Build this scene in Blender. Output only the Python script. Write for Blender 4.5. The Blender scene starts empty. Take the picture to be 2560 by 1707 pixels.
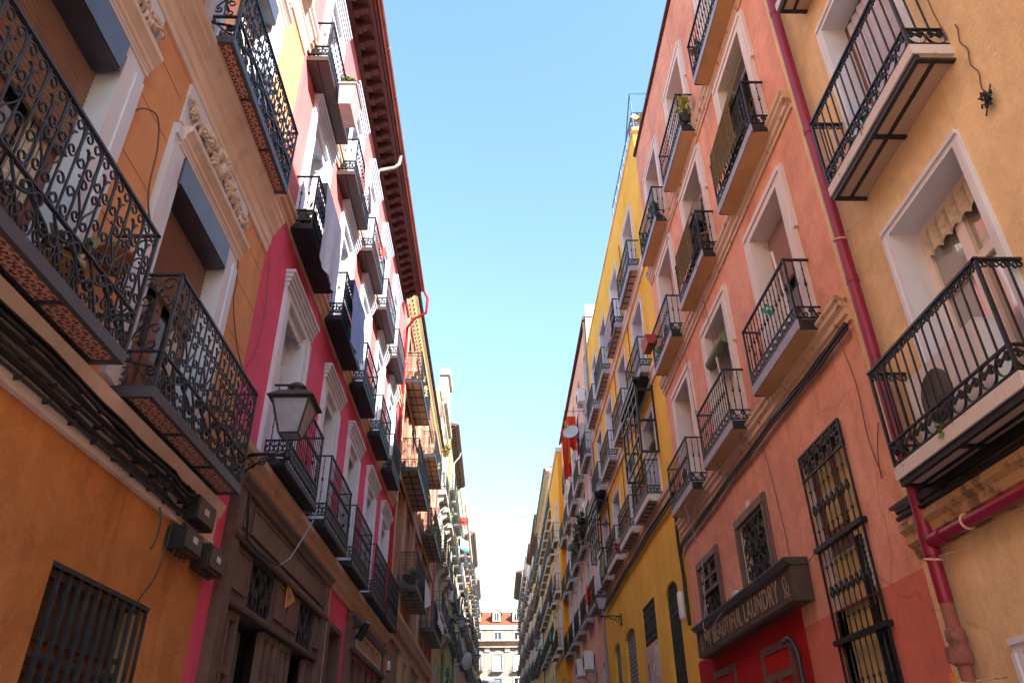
# A narrow street of coloured houses seen from the pavement, looking up and along it.
SKY_STR, SKY_AIR, SKY_DUST, SKY_OZ = .053, 3.0, .0, 6.0
SUN_E, EXPO = 2.1, 2.95
import bpy, math, random
from mathutils import Vector, Matrix
random.seed(7)
scene = bpy.context.scene
COL = scene.collection
pi = math.pi

# ---------------------------------------------------------------- mesh helper
# A facade frame turns (u along the street, d out of the wall, z up) into world space.
class Frame:
    def __init__(s, side, off): s.side, s.off = side, off
    def map(s, p):
        u, d, z = p
        if s.side == 1: return (d, u, z)        # left row, faces +x
        if s.side == -1: return (-d, u, z)      # right row, faces -x
        if s.side == 2: return (u, -d, z)       # end of the street, faces -y
        return (u, d, z)
    def flip(s): return s.side in (1, 2)
    def world(s, p):
        a = s.map(p); return Vector((a[0]+s.off[0], a[1]+s.off[1], a[2]+s.off[2]))
FL = Frame(1, (-3.22, 0, 0))
FR = Frame(-1, (3.83, 0, 0))
FE = Frame(2, (0, 140, 0))
F0 = Frame(0, (0, 0, 0))

class MB:
    def __init__(s): s.v, s.f, s.mi, s.m, s.sm = [], [], [], 0, []
    def add(s, pts, faces, m=None, smooth=False):
        b = len(s.v); s.v.extend(pts); mm = s.m if m is None else m
        for f in faces:
            s.f.append(tuple(b+i for i in f)); s.mi.append(mm); s.sm.append(smooth)
    def box(s, u0, u1, d0, d1, z0, z1, m=None):
        if u0 > u1: u0, u1 = u1, u0
        if d0 > d1: d0, d1 = d1, d0
        if z0 > z1: z0, z1 = z1, z0
        p = [(u0,d0,z0),(u1,d0,z0),(u1,d1,z0),(u0,d1,z0),(u0,d0,z1),(u1,d0,z1),(u1,d1,z1),(u0,d1,z1)]
        s.add(p, [(0,3,2,1),(4,5,6,7),(0,1,5,4),(1,2,6,5),(2,3,7,6),(3,0,4,7)], m)
    def quad(s, pts, m=None): s.add(list(pts), [tuple(range(len(pts)))], m)
    def extr(s, prof, u0, u1, m=None):
        """closed profile of (d,z), extruded along u"""
        n = len(prof)
        a = sum(prof[i][0]*prof[(i+1)%n][1]-prof[(i+1)%n][0]*prof[i][1] for i in range(n))
        if a < 0: prof = prof[::-1]
        p = [(u0,d,z) for d,z in prof]+[(u1,d,z) for d,z in prof]
        f = [tuple(range(n-1,-1,-1)), tuple(range(n,2*n))]
        f += [(i,(i+1)%n,n+(i+1)%n,n+i) for i in range(n)]
        s.add(p, f, m)
    def plate(s, poly, d0, d1, m=None):
        """closed polygon of (u,z), thick from d0 to d1"""
        n = len(poly)
        a = sum(poly[i][0]*poly[(i+1)%n][1]-poly[(i+1)%n][0]*poly[i][1] for i in range(n))
        if a > 0: poly = poly[::-1]
        if d0 > d1: d0, d1 = d1, d0
        p = [(u,d0,z) for u,z in poly]+[(u,d1,z) for u,z in poly]
        f = [tuple(range(n-1,-1,-1)), tuple(range(n,2*n))]
        f += [(i,(i+1)%n,n+(i+1)%n,n+i) for i in range(n)]
        s.add(p, f, m)
    def tube(s, path, r, n=6, m=None, cap=True):
        path = [Vector(p) for p in path]; N = len(path); pts = []; prev = None
        rs = r if isinstance(r, (list, tuple)) else [r]*N
        for i, p in enumerate(path):
            t = (path[min(i+1,N-1)]-path[max(i-1,0)])
            if t.length < 1e-9: t = Vector((0,0,1))
            t.normalize()
            if prev is None:
                a = Vector((0,0,1)) if abs(t.z) < .9 else Vector((1,0,0))
                x = t.cross(a).normalized()
            else:
                x = (prev - t*prev.dot(t))
                x = x.normalized() if x.length > 1e-6 else t.orthogonal().normalized()
            prev = x; y = t.cross(x)
            for k in range(n):
                an = 2*pi*k/n; q = p+x*(rs[i]*math.cos(an))+y*(rs[i]*math.sin(an)); pts.append(tuple(q))
        f = [(i*n+k, i*n+(k+1)%n, (i+1)*n+(k+1)%n, (i+1)*n+k) for i in range(N-1) for k in range(n)]
        s.add(pts, f, m, n > 5)
        if cap:
            s.add(pts[:n], [tuple(range(n-1,-1,-1))], m); s.add(pts[-n:], [tuple(range(n))], m)
    def lathe(s, c, prof, n=8, m=None, smooth=True, sq=False):
        """profile of (r,z) round the vertical through c=(u,d,z0)"""
        pts = []
        for r, z in prof:
            for k in range(n):
                an = 2*pi*(k+(.5 if sq else 0))/n; pts.append((c[0]+r*math.cos(an), c[1]+r*math.sin(an), c[2]+z))
        f = [(i*n+k, i*n+(k+1)%n, (i+1)*n+(k+1)%n, (i+1)*n+k) for i in range(len(prof)-1) for k in range(n)]
        f.append(tuple(range(n-1,-1,-1))); L = (len(prof)-1)*n; f.append(tuple(range(L, L+n)))
        s.add(pts, f, m, smooth)
    def flat(s, pts2, M, t, w, m=None):
        """flat bar bent in a panel's plane; M(s,z,o) maps panel space, t = in plane, w = out of plane"""
        N = len(pts2); P = []
        for i in range(N):
            a = pts2[max(i-1,0)]; b = pts2[min(i+1,N-1)]
            tx, tz = b[0]-a[0], b[1]-a[1]; l = math.hypot(tx,tz) or 1; nx, nz = -tz/l*t/2, tx/l*t/2
            x, z = pts2[i]
            P += [M(x+nx,z+nz,-w/2), M(x-nx,z-nz,-w/2), M(x-nx,z-nz,w/2), M(x+nx,z+nz,w/2)]
        f = [(i*4+k, i*4+(k+1)%4, i*4+4+(k+1)%4, i*4+4+k) for i in range(N-1) for k in range(4)]
        f += [(3,2,1,0), tuple((N-1)*4+k for k in range(4))]
        s.add(P, f, m)
    def grid(s, fn, nu, nv, m=None, smooth=True):
        pts = [fn(i/nu, j/nv) for j in range(nv+1) for i in range(nu+1)]
        w = nu+1
        s.add(pts, [(j*w+i, j*w+i+1, (j+1)*w+i+1, (j+1)*w+i) for j in range(nv) for i in range(nu)], m, smooth)
    def leafs(s, c, r, n, size, m=None):
        """loose leaf sized faces through a crown's volume; r = (ru, rd, rz)"""
        for _ in range(n):
            while True:
                q = Vector((random.uniform(-1,1), random.uniform(-1,1), random.uniform(-1,1)))
                if q.length < 1: break
            p = Vector((c[0]+q.x*r[0], c[1]+q.y*r[1], c[2]+q.z*r[2]))
            a = Vector((random.uniform(-1,1), random.uniform(-1,1), random.uniform(-.6,.9))).normalized()
            b = a.orthogonal().normalized(); b.rotate(Matrix.Rotation(random.uniform(0,6.28), 3, a))
            L = size*random.uniform(.6,1.3); W = L*.38
            s.add([tuple(p), tuple(p+a*L*.5+b*W), tuple(p+a*L), tuple(p+a*L*.5-b*W)], [(0,1,2,3)], m)
    def mesh(s, name, fr, origin, mats):
        o = origin
        vs = [fr.map((p[0]-o[0], p[1]-o[1], p[2]-o[2])) for p in s.v]
        fs = [f[::-1] for f in s.f] if fr.flip() else s.f
        me = bpy.data.meshes.new(name); me.from_pydata(vs, [], fs)
        for m in (mats if isinstance(mats, (list, tuple)) else [mats]): me.materials.append(m)
        me.polygons.foreach_set('material_index', s.mi)
        me.polygons.foreach_set('use_smooth', s.sm)
        me.update(); return me

WL = {}
def link(name, me, wloc, parent=None):
    o = bpy.data.objects.new(name, me); COL.objects.link(o); wloc = Vector(wloc)
    WL[o.name] = wloc
    if parent: o.parent = parent; o.location = wloc-WL[parent.name]
    else: o.location = wloc
    return o
def part(mb, name, mats, parent, fr, origin=None):
    """one mesh object; with no origin its own middle is used"""
    if origin is None:
        n = len(mb.v); lo = [min(p[k] for p in mb.v) for k in range(3)]; hi = [max(p[k] for p in mb.v) for k in range(3)]
        origin = ((lo[0]+hi[0])/2, (lo[1]+hi[1])/2, lo[2])
    return link(name, mb.mesh(name, fr, origin, mats), fr.world(origin), parent)
CACHE = {}
def inst(key, fn, name, mats, parent, fr, origin):
    """a copy sharing its mesh: fn() gives the MB in local space round (0,0,0)"""
    k = (key, fr.side, tuple(m.name for m in (mats if isinstance(mats, (list,tuple)) else [mats])))
    if k not in CACHE: CACHE[k] = fn().mesh(name, fr, (0,0,0), mats)
    return link(name, CACHE[k], fr.world(origin), parent)
def tag(o, label, cat, group=None, kind=None):
    o['label'] = label; o['category'] = cat
    if group: o['group'] = group
    if kind: o['kind'] = kind
    return o
def thing(name, wloc, label, cat, group=None):
    o = link(name, None, wloc); o.empty_display_size = .3
    return tag(o, label, cat, group)
def setting(name, mb, m, fr=F0):
    o = part(mb, name, m, None, fr); o['kind'] = 'structure'; return o
# ---------------------------------------------------------------- materials
def newmat(name):
    m = bpy.data.materials.new(name); m.use_nodes = True; nt = m.node_tree
    return m, nt, nt.nodes['Principled BSDF']
def N(nt, t, **k):
    n = nt.nodes.new(t)
    for a, b in k.items():
        if a.startswith('i_'):
            key = a[2:]; n.inputs[int(key) if key.isdigit() else key].default_value = b
        else: setattr(n, a, b)
    return n
def L(nt, a, b): nt.links.new(a, b)
def c4(c): return (c[0], c[1], c[2], 1)
def ramp(nt, stops):
    r = N(nt, 'ShaderNodeValToRGB'); e = r.color_ramp.elements
    while len(e) < len(stops): e.new(.5)
    for i, (p, c) in enumerate(stops): e[i].position = p; e[i].color = c4(c)
    return r
def solid(name, col, rough=.6, metal=0, var=.12, scale=8, bump=0, spec=.5, coat=0):
    m, nt, b = newmat(name)
    b.inputs['Roughness'].default_value = rough; b.inputs['Metallic'].default_value = metal
    b.inputs['Specular IOR Level'].default_value = spec; b.inputs['Coat Weight'].default_value = coat
    if var:
        g = N(nt, 'ShaderNodeNewGeometry'); n = N(nt, 'ShaderNodeTexNoise'); n.inputs['Scale'].default_value = scale; n.inputs['Detail'].default_value = 4
        L(nt, g.outputs['Position'], n.inputs['Vector'])
        r = ramp(nt, [(.3, [x*(1-var) for x in col]), (.7, [min(1, x*(1+var)) for x in col])])
        L(nt, n.outputs['Fac'], r.inputs[0]); L(nt, r.outputs[0], b.inputs['Base Color'])
        if bump:
            bp = N(nt, 'ShaderNodeBump'); bp.inputs['Strength'].default_value = bump; bp.inputs['Distance'].default_value = .01
            L(nt, n.outputs['Fac'], bp.inputs['Height']); L(nt, bp.outputs[0], b.inputs['Normal'])
    else: b.inputs['Base Color'].default_value = c4(col)
    return m
def plaster(name, col, alt=None, var=.22, streak=.13, bump=.25, big=.55, dirt=.25, patch=.0, mott=.06, runs=.13):
    """painted render: cloudy patches, faint runs, a few grimy blotches, trowel bump"""
    m, nt, b = newmat(name); b.inputs['Roughness'].default_value = .88; b.inputs['Specular IOR Level'].default_value = .2
    g = N(nt, 'ShaderNodeNewGeometry'); P = g.outputs['Position']
    n1 = N(nt, 'ShaderNodeTexNoise', i_Scale=big, i_Detail=6, i_Roughness=.6); L(nt, P, n1.inputs['Vector'])
    mp = N(nt, 'ShaderNodeMapping'); mp.inputs['Scale'].default_value = (1.1, 1.1, .28); L(nt, P, mp.inputs['Vector'])
    n2 = N(nt, 'ShaderNodeTexNoise', i_Scale=1.6, i_Detail=5, i_Roughness=.65); L(nt, mp.outputs[0], n2.inputs['Vector'])
    alt = alt or [c*(1-var) for c in col]
    r1 = ramp(nt, [(.32, alt), (.66, [min(1, c*(1+var*.5)) for c in col])]); L(nt, n1.outputs['Fac'], r1.inputs[0])
    r2 = ramp(nt, [(.3, [1-streak]*3), (.62, [1, 1, 1])]); L(nt, n2.outputs['Fac'], r2.inputs[0])
    mx = N(nt, 'ShaderNodeMix', data_type='RGBA', blend_type='MULTIPLY'); mx.inputs[0].default_value = .8
    L(nt, r1.outputs[0], mx.inputs[6]); L(nt, r2.outputs[0], mx.inputs[7])
    n3 = N(nt, 'ShaderNodeTexNoise', i_Scale=1.9, i_Detail=9, i_Roughness=.72); L(nt, P, n3.inputs['Vector'])
    r3 = ramp(nt, [(.60, [1, 1, 1]), (.78, [1-dirt*.8, 1-dirt, 1-dirt*1.1])]); L(nt, n3.outputs['Fac'], r3.inputs[0])
    m2 = N(nt, 'ShaderNodeMix', data_type='RGBA', blend_type='MULTIPLY'); m2.inputs[0].default_value = 1
    L(nt, mx.outputs[2], m2.inputs[6]); L(nt, r3.outputs[0], m2.inputs[7]); 
    n8 = N(nt, 'ShaderNodeTexNoise', i_Scale=3.4, i_Detail=5, i_Roughness=.62, i_Distortion=.8); L(nt, P, n8.inputs['Vector'])
    r8 = ramp(nt, [(.34, [1-mott, 1-mott*1.15, 1-mott*1.25]), (.52, [1, 1, 1]), (.68, [1+mott*.5]*3)]); L(nt, n8.outputs['Fac'], r8.inputs[0])
    m8 = N(nt, 'ShaderNodeMix', data_type='RGBA', blend_type='MULTIPLY'); m8.inputs[0].default_value = 1; L(nt, m2.outputs[2], m8.inputs[6]); L(nt, r8.outputs[0], m8.inputs[7])
    mp9 = N(nt, 'ShaderNodeMapping'); mp9.inputs['Scale'].default_value = (3.2, 3.2, .16); L(nt, P, mp9.inputs['Vector'])   # rain runs
    n9 = N(nt, 'ShaderNodeTexNoise', i_Scale=1.3, i_Detail=4, i_Roughness=.55); L(nt, mp9.outputs[0], n9.inputs['Vector'])
    r9 = ramp(nt, [(.60, [1, 1, 1]), (.70, [1-runs, 1-runs, 1-runs*.9])]); L(nt, n9.outputs['Fac'], r9.inputs[0])
    m9 = N(nt, 'ShaderNodeMix', data_type='RGBA', blend_type='MULTIPLY'); m9.inputs[0].default_value = 1; L(nt, m8.outputs[2], m9.inputs[6]); L(nt, r9.outputs[0], m9.inputs[7])
    base = m9.outputs[2]
    if patch:                                                   # repainted patches with a clean edge, then hairline cracks
        n5 = N(nt, 'ShaderNodeTexNoise', i_Scale=.75, i_Detail=2.5, i_Roughness=.45); mp5 = N(nt, 'ShaderNodeMapping'); mp5.inputs['Location'].default_value = (7, 3, 5); L(nt, P, mp5.inputs['Vector']); L(nt, mp5.outputs[0], n5.inputs['Vector'])
        r5 = ramp(nt, [(0, [1, 1, 1]), (.595, [1, 1, 1]), (.61, [1-patch, 1-patch*.9, 1-patch*.7]), (1, [1-patch, 1-patch*.9, 1-patch*.7])]); L(nt, n5.outputs['Fac'], r5.inputs[0])
        m5 = N(nt, 'ShaderNodeMix', data_type='RGBA', blend_type='MULTIPLY'); m5.inputs[0].default_value = 1; L(nt, base, m5.inputs[6]); L(nt, r5.outputs[0], m5.inputs[7]); base = m5.outputs[2]
        n6 = N(nt, 'ShaderNodeTexNoise', i_Scale=2.2, i_Detail=4); L(nt, P, n6.inputs['Vector']); mv = N(nt, 'ShaderNodeMix', data_type='RGBA', blend_type='ADD'); mv.inputs[0].default_value = .35; L(nt, P, mv.inputs[6]); L(nt, n6.outputs['Color'], mv.inputs[7])
        v = N(nt, 'ShaderNodeTexVoronoi', feature='DISTANCE_TO_EDGE', i_Scale=.42); L(nt, mv.outputs[2], v.inputs['Vector'])
        r6 = ramp(nt, [(0, [.72, .69, .67]), (.0035, [.88, .87, .86]), (.006, [1, 1, 1])]); L(nt, v.outputs['Distance'], r6.inputs[0])
        n7 = N(nt, 'ShaderNodeTexNoise', i_Scale=.9, i_Detail=3); L(nt, P, n7.inputs['Vector']); r7 = ramp(nt, [(.5, [0, 0, 0]), (.6, [.8, .8, .8])]); L(nt, n7.outputs['Fac'], r7.inputs[0])
        m6 = N(nt, 'ShaderNodeMix', data_type='RGBA', blend_type='MULTIPLY'); L(nt, r7.outputs[0], m6.inputs[0]); L(nt, base, m6.inputs[6]); L(nt, r6.outputs[0], m6.inputs[7]); base = m6.outputs[2]
    L(nt, base, b.inputs['Base Color'])
    n4 = N(nt, 'ShaderNodeTexNoise', i_Scale=9, i_Detail=8, i_Roughness=.7); L(nt, P, n4.inputs['Vector'])
    bp = N(nt, 'ShaderNodeBump', i_Strength=bump, i_Distance=.045); L(nt, n4.outputs['Fac'], bp.inputs['Height']); L(nt, bp.outputs[0], b.inputs['Normal'])
    return m
def worn(name, col, under, amount=.62, scale=5, rough=.8):
    """paint flaking to what is underneath"""
    m, nt, b = newmat(name); b.inputs['Roughness'].default_value = rough
    g = N(nt, 'ShaderNodeNewGeometry'); n = N(nt, 'ShaderNodeTexNoise', i_Scale=scale, i_Detail=9, i_Roughness=.7); L(nt, g.outputs['Position'], n.inputs['Vector'])
    r = ramp(nt, [(0, [c*.9 for c in col]), (amount-.04, col), (amount+.02, under), (1, under)]); L(nt, n.outputs['Fac'], r.inputs[0]); L(nt, r.outputs[0], b.inputs['Base Color'])
    bp = N(nt, 'ShaderNodeBump', i_Strength=.3, i_Distance=.02); L(nt, n.outputs['Fac'], bp.inputs['Height']); L(nt, bp.outputs[0], b.inputs['Normal'])
    return m
def brickmat(name, c1, c2, mortar, axis='yz', scale=1):
    m, nt, b = newmat(name); b.inputs['Roughness'].default_value = .9
    g = N(nt, 'ShaderNodeNewGeometry'); sp = N(nt, 'ShaderNodeSeparateXYZ'); L(nt, g.outputs['Position'], sp.inputs[0])
    cb = N(nt, 'ShaderNodeCombineXYZ'); ad = N(nt, 'ShaderNodeMath', operation='ADD'); L(nt, sp.outputs[0], ad.inputs[0]); L(nt, sp.outputs[1], ad.inputs[1])
    L(nt, ad.outputs[0], cb.inputs[0]); L(nt, sp.outputs[2], cb.inputs[1])
    t = N(nt, 'ShaderNodeTexBrick'); t.inputs['Scale'].default_value = scale; t.inputs['Brick Width'].default_value = .26; t.inputs['Row Height'].default_value = .075
    t.inputs['Mortar Size'].default_value = .009; t.inputs['Color1'].default_value = c4(c1); t.inputs['Color2'].default_value = c4(c2); t.inputs['Mortar'].default_value = c4(mortar)
    L(nt, cb.outputs[0], t.inputs['Vector']); L(nt, t.outputs['Color'], b.inputs['Base Color'])
    bp = N(nt, 'ShaderNodeBump', i_Strength=.5, i_Distance=.01, invert=True); L(nt, t.outputs['Fac'], bp.inputs['Height']); L(nt, bp.outputs[0], b.inputs['Normal'])
    return m
def startiles(name):
    """encaustic tiles: eight pointed orange stars and dark red lozenges on cream"""
    m, nt, b = newmat(name); b.inputs['Roughness'].default_value = .5
    g = N(nt, 'ShaderNodeNewGeometry'); sp = N(nt, 'ShaderNodeSeparateXYZ'); L(nt, g.outputs['Position'], sp.inputs[0])
    def M_(op, a, bb=None, **k):
        n = N(nt, 'ShaderNodeMath', operation=op)
        for i, x in enumerate((a, bb)):
            if x is None: continue
            if isinstance(x, (int, float)): n.inputs[i].default_value = x
            else: L(nt, x, n.inputs[i])
        return n.outputs[0]
    T = .15
    def cell(o, sh): return M_('SUBTRACT', M_('FRACT', M_('ADD', M_('DIVIDE', o, T), sh)), .5)
    def star(sh, base, amp, lobes):
        a = cell(sp.outputs[0], sh); c = cell(sp.outputs[1], sh)
        r = M_('SQRT', M_('ADD', M_('MULTIPLY', a, a), M_('MULTIPLY', c, c)))
        th = M_('ARCTAN2', a, c)
        lim = M_('ADD', M_('MULTIPLY', M_('COSINE', M_('MULTIPLY', th, lobes)), amp), base)
        return M_('LESS_THAN', r, lim)
    s1 = star(.0, .37, .10, 8); s1b = star(.0, .17, .05, 8); s2 = star(.5, .26, .07, 4); s2b = star(.5, .12, .02, 8)
    def mix(f, a, bcol):
        x = N(nt, 'ShaderNodeMix', data_type='RGBA'); L(nt, f, x.inputs[0])
        if isinstance(a, tuple): x.inputs[6].default_value = c4(a)
        else: L(nt, a, x.inputs[6])
        x.inputs[7].default_value = c4(bcol); return x.outputs[2]
    col = mix(s1, (.24, .020, .028), (.66, .42, .30)); col = mix(s1b, col, (.46, .11, .04)); col = mix(s2, col, (.60, .36, .25)); col = mix(s2b, col, (.26, .022, .03))
    L(nt, col, b.inputs['Base Color']); return m
def glassmat(name, col=(.02, .025, .03), rough=.03):
    m, nt, b = newmat(name); b.inputs['Base Color'].default_value = c4(col); b.inputs['Roughness'].default_value = rough
    b.inputs['Specular IOR Level'].default_value = .8; b.inputs['Coat Weight'].default_value = 1; b.inputs['Coat Roughness'].default_value = .02
    g = N(nt, 'ShaderNodeNewGeometry'); n = N(nt, 'ShaderNodeTexNoise', i_Scale=1.5, i_Detail=2); L(nt, g.outputs['Position'], n.inputs['Vector'])
    bp = N(nt, 'ShaderNodeBump', i_Strength=.04, i_Distance=.05); L(nt, n.outputs['Fac'], bp.inputs['Height']); L(nt, bp.outputs[0], b.inputs['Coat Normal'])
    return m
def leafmat(name, c1, c2):
    m, nt, b = newmat(name); b.inputs['Roughness'].default_value = .6
    g = N(nt, 'ShaderNodeNewGeometry'); n = N(nt, 'ShaderNodeTexNoise', i_Scale=22, i_Detail=2); L(nt, g.outputs['Position'], n.inputs['Vector'])
    r = ramp(nt, [(.35, c1), (.65, c2)]); L(nt, n.outputs['Fac'], r.inputs[0]); L(nt, r.outputs[0], b.inputs['Base Color'])
    return m

M = {}
M['orange'] = plaster('orange_render', (.70, .305, .105), (.55, .21, .06), bump=.7, dirt=.4, streak=.2, patch=.08, mott=.13)
M['orange2'] = plaster('orange_render_smooth', (.70, .35, .165), (.65, .30, .13), bump=.15, dirt=.1)
M['pink'] = plaster('raspberry_render', (.80, .135, .25), (.74, .095, .18), bump=.12, dirt=.15)
M['pinkup'] = plaster('upper_pink_render', (.60, .19, .18), (.56, .15, .155), bump=.12, dirt=.1)  # less saturated pink for the upper floors
M['red'] = plaster('red_paint', (.42, .015, .015), bump=.1)
M['coral'] = plaster('coral_render', (.80, .40, .28), (.73, .32, .205), bump=.5, dirt=.3, streak=.2, patch=.08, mott=.10)
M['coral_low'] = plaster('dark_coral_paint', (.64, .20, .14), (.60, .16, .11), bump=.2, patch=.08)
M['yellow'] = plaster('yellow_render', (.86, .52, .085), (.83, .47, .06), bump=.12, dirt=.18)
M['cream'] = plaster('apricot_render', (.83, .63, .375), (.76, .53, .28), bump=.6, dirt=.3, streak=.2, patch=.08, mott=.08)
M['salmon'] = plaster('salmon_render', (.82, .48, .39), (.78, .43, .34), bump=.1, dirt=.12)
M['amber'] = plaster('amber_render', (.82, .38, .035), (.80, .35, .03), bump=.1, dirt=.1)
M['beige'] = plaster('beige_render', (.80, .62, .46), (.74, .55, .39), bump=.15)
M['buff'] = plaster('buff_render', (.78, .58, .36), (.72, .51, .30), bump=.15)
M['peach'] = plaster('peach_render', (.80, .53, .39), (.74, .46, .32), bump=.15)
M['offwhite'] = plaster('off_white_render', (.78, .73, .66), (.72, .66, .58), bump=.15)
M['paleyellow'] = plaster('pale_yellow_render', (.80, .68, .43), (.75, .61, .36), bump=.15)
M['olive'] = plaster('olive_render', (.27, .25, .10), bump=.15)
M['palegreen'] = plaster('pale_green_render', (.52, .56, .44), bump=.15)
M['ochre'] = plaster('ochre_render', (.62, .38, .14), bump=.15)
M['white'] = solid('white_trim_paint', (.67, .68, .74), .6, var=.06, scale=3, bump=.15)
M['white2'] = worn('worn_white_trim', (.72, .64, .60), (.50, .33, .22), .66, 4)
M['tan'] = worn('tan_moulding_paint', (.60, .40, .26), (.50, .31, .19), .60, 3)
M['stonetrim'] = plaster('cream_stone_moulding', (.78, .66, .58), (.70, .56, .47), bump=.15)
M['creamtrim'] = worn('peeling_cream_moulding', (.66, .47, .33), (.34, .19, .10), .60, 6)
M['plasterwork'] = solid('plaster_relief', (.62, .50, .40), .8, var=.18, scale=14, bump=.3)
M['iron'] = solid('black_wrought_iron', (.022, .024, .030), .42, metal=.35, var=.35, scale=14, bump=.2)
M['iron2'] = solid('grey_painted_iron', (.040, .044, .054), .40, metal=.2, var=.35, scale=9, bump=.15)
M['rusty'] = worn('grey_iron_rusting', (.075, .072, .088), (.15, .06, .03), .68, 7, .45)
M['darkslab'] = solid('dark_iron_soffit', (.020, .019, .022), .55, var=.4, scale=4)
M['brownslab'] = solid('brown_painted_soffit', (.052, .025, .024), .6, var=.15, scale=4)
M['stucco'] = plaster('ochre_soffit', (.64, .41, .20), (.56, .33, .14), bump=.25, dirt=.4)
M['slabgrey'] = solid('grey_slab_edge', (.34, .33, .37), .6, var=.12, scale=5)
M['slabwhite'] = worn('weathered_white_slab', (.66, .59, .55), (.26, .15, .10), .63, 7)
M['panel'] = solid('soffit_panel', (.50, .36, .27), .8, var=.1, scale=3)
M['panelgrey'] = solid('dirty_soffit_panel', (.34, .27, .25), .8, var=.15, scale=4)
M['tiles'] = startiles('star_tiles')
M['glass'] = glassmat('window_glass')
M['paleglass'] = glassmat('glass_over_curtain_or_reflection', (.30, .28, .26), .06)  # pale glass over curtains; also a painted reflection in one apricot window
M['frostglass'] = solid('lantern_glass', (.34, .34, .42), .25, var=.25, scale=3)
M['dark'] = solid('dark_interior', (.012, .011, .012), .8, var=.2)
M['brownwood'] = solid('brown_wood_joinery', (.16, .055, .03), .45, var=.25, scale=10)
M['darkwood'] = solid('dark_brown_shop_wood', (.125, .072, .060), .5, var=.22, scale=5, bump=.15)
M['darkwood2'] = solid('shop_panel_wood', (.15, .085, .072), .5, var=.25, scale=3, bump=.1)
M['shutter'] = solid('brown_roller_shutter', (.24, .145, .11), .5, var=.1, scale=5)
M['shutterpink'] = solid('pinkish_roller_shutter', (.40, .24, .22), .55, var=.06, scale=5)
M['shuttergrey'] = solid('grey_metal_shutter', (.17, .18, .22), .5, var=.12, scale=3)
M['creamframe'] = solid('cream_window_frame', (.74, .66, .63), .45, var=.05)
M['metalbox'] = solid('dark_shutter_box', (.085, .085, .115), .3, metal=.3, var=.25, scale=3)
M['pipe'] = worn('crimson_pipe_paint', (.25, .006, .04), (.17, .012, .03), .60, 2.2, .42)
M['oldpipe'] = worn('old_clay_pipe', (.30, .105, .085), (.16, .09, .06), .56, 7)
M['redpipe'] = solid('red_pipe_paint', (.50, .02, .03), .35, var=.12, scale=4)
M['copper'] = solid('copper_gutter', (.26, .085, .06), .38, metal=.3, var=.22, scale=2.5)
M['greygutter'] = solid('grey_zinc_gutter', (.26, .26, .26), .45, metal=.3, var=.12)
M['whitepipe'] = solid('white_pipe', (.36, .32, .29), .5, var=.15)
M['eave'] = solid('red_brown_eave_timber', (.085, .027, .026), .65, var=.25, scale=6)
M['eave2'] = solid('dark_eave_timber', (.16, .10, .09), .7, var=.25, scale=6)
M['cable'] = solid('black_cable', (.012, .012, .013), .5, var=0)
M['greycable'] = solid('grey_cable', (.28, .28, .31), .5, var=0)
M['brownwire'] = solid('brown_wire', (.16, .07, .045), .6, var=0)
M['bluerail'] = solid('blue_painted_rail', (.05, .13, .30), .4, var=.1)
M['brick'] = brickmat('red_brick', (.46, .13, .07), (.40, .15, .09), (.48, .34, .25))
M['stone'] = plaster('tan_stone', (.60, .40, .25), bump=.2)
M['roof'] = solid('clay_roof_tile', (.27, .068, .028), .8, var=.25, scale=5)
M['slate'] = solid('blue_grey_lead', (.26, .32, .38), .5, var=.15)
M['terracotta'] = solid('terracotta_pot', (.38, .12, .05), .8, var=.15)
M['redpot'] = solid('red_plastic_pot', (.36, .035, .025), .5, var=.1)
M['darkpot'] = solid('dark_plastic_pot', (.045, .05, .06), .5, var=.1)
M['greypot'] = solid('pinkish_grey_planter', (.42, .28, .27), .6, var=.1)
M['yellowpot'] = solid('ochre_glazed_pot', (.30, .19, .03), .3, var=.1)
M['greencloth'] = solid('green_plastic', (.02, .32, .06), .4, var=.1)
M['leaf'] = leafmat('green_leaves', (.035, .09, .015), (.11, .20, .03))
M['leafy'] = leafmat('yellow_green_leaves', (.22, .30, .03), (.42, .40, .05))
M['dryleaf'] = leafmat('dry_flowering_growth', (.30, .17, .05), (.50, .36, .14))
M['greyleaf'] = leafmat('dull_spiky_leaves', (.05, .065, .05), (.16, .14, .10))
M['flower'] = solid('pink_blossom', (.62, .05, .22), .6, var=.1)
M['redflower'] = solid('red_blossom', (.60, .03, .02), .6, var=.1)
M['acwhite'] = solid('white_air_conditioner', (.72, .71, .71), .45, var=.05)
M['acgrille'] = solid('dark_fan_grille', (.12, .11, .10), .5, var=0)
M['bamboo'] = solid('bamboo_blind', (.22, .17, .085), .75, var=.30, scale=20)
M['greenblind'] = solid('green_cloth_blind', (.17, .20, .10), .7, var=.12, scale=9)
M['bluesheet'] = solid('pale_blue_cotton', (.58, .65, .80), .9, var=.05)
M['bluesheet2'] = solid('blue_cotton', (.27, .38, .66), .9, var=.05)
M['whitecloth'] = solid('white_cotton', (.70, .68, .68), .9, var=.05)
M['greycloth'] = solid('grey_cotton', (.34, .30, .36), .9, var=.1)
M['darkcloth'] = solid('dark_clothes', (.055, .05, .07), .9, var=.2)
M['navycloth'] = solid('navy_clothes', (.05, .06, .13), .9, var=.2)
M['redcloth'] = solid('orange_red_cloth', (.72, .05, .012), .8, var=.08)
M['flagyellow'] = solid('yellow_orange_cloth', (.80, .25, .02), .8, var=.05)
M['wine'] = solid('wine_red_cloth', (.22, .03, .07), .9, var=.1)
M['teal'] = solid('teal_cloth', (.02, .30, .24), .9, var=.1)
M['skyblue'] = solid('bright_blue_cloth', (.05, .38, .62), .9, var=.05)
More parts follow.
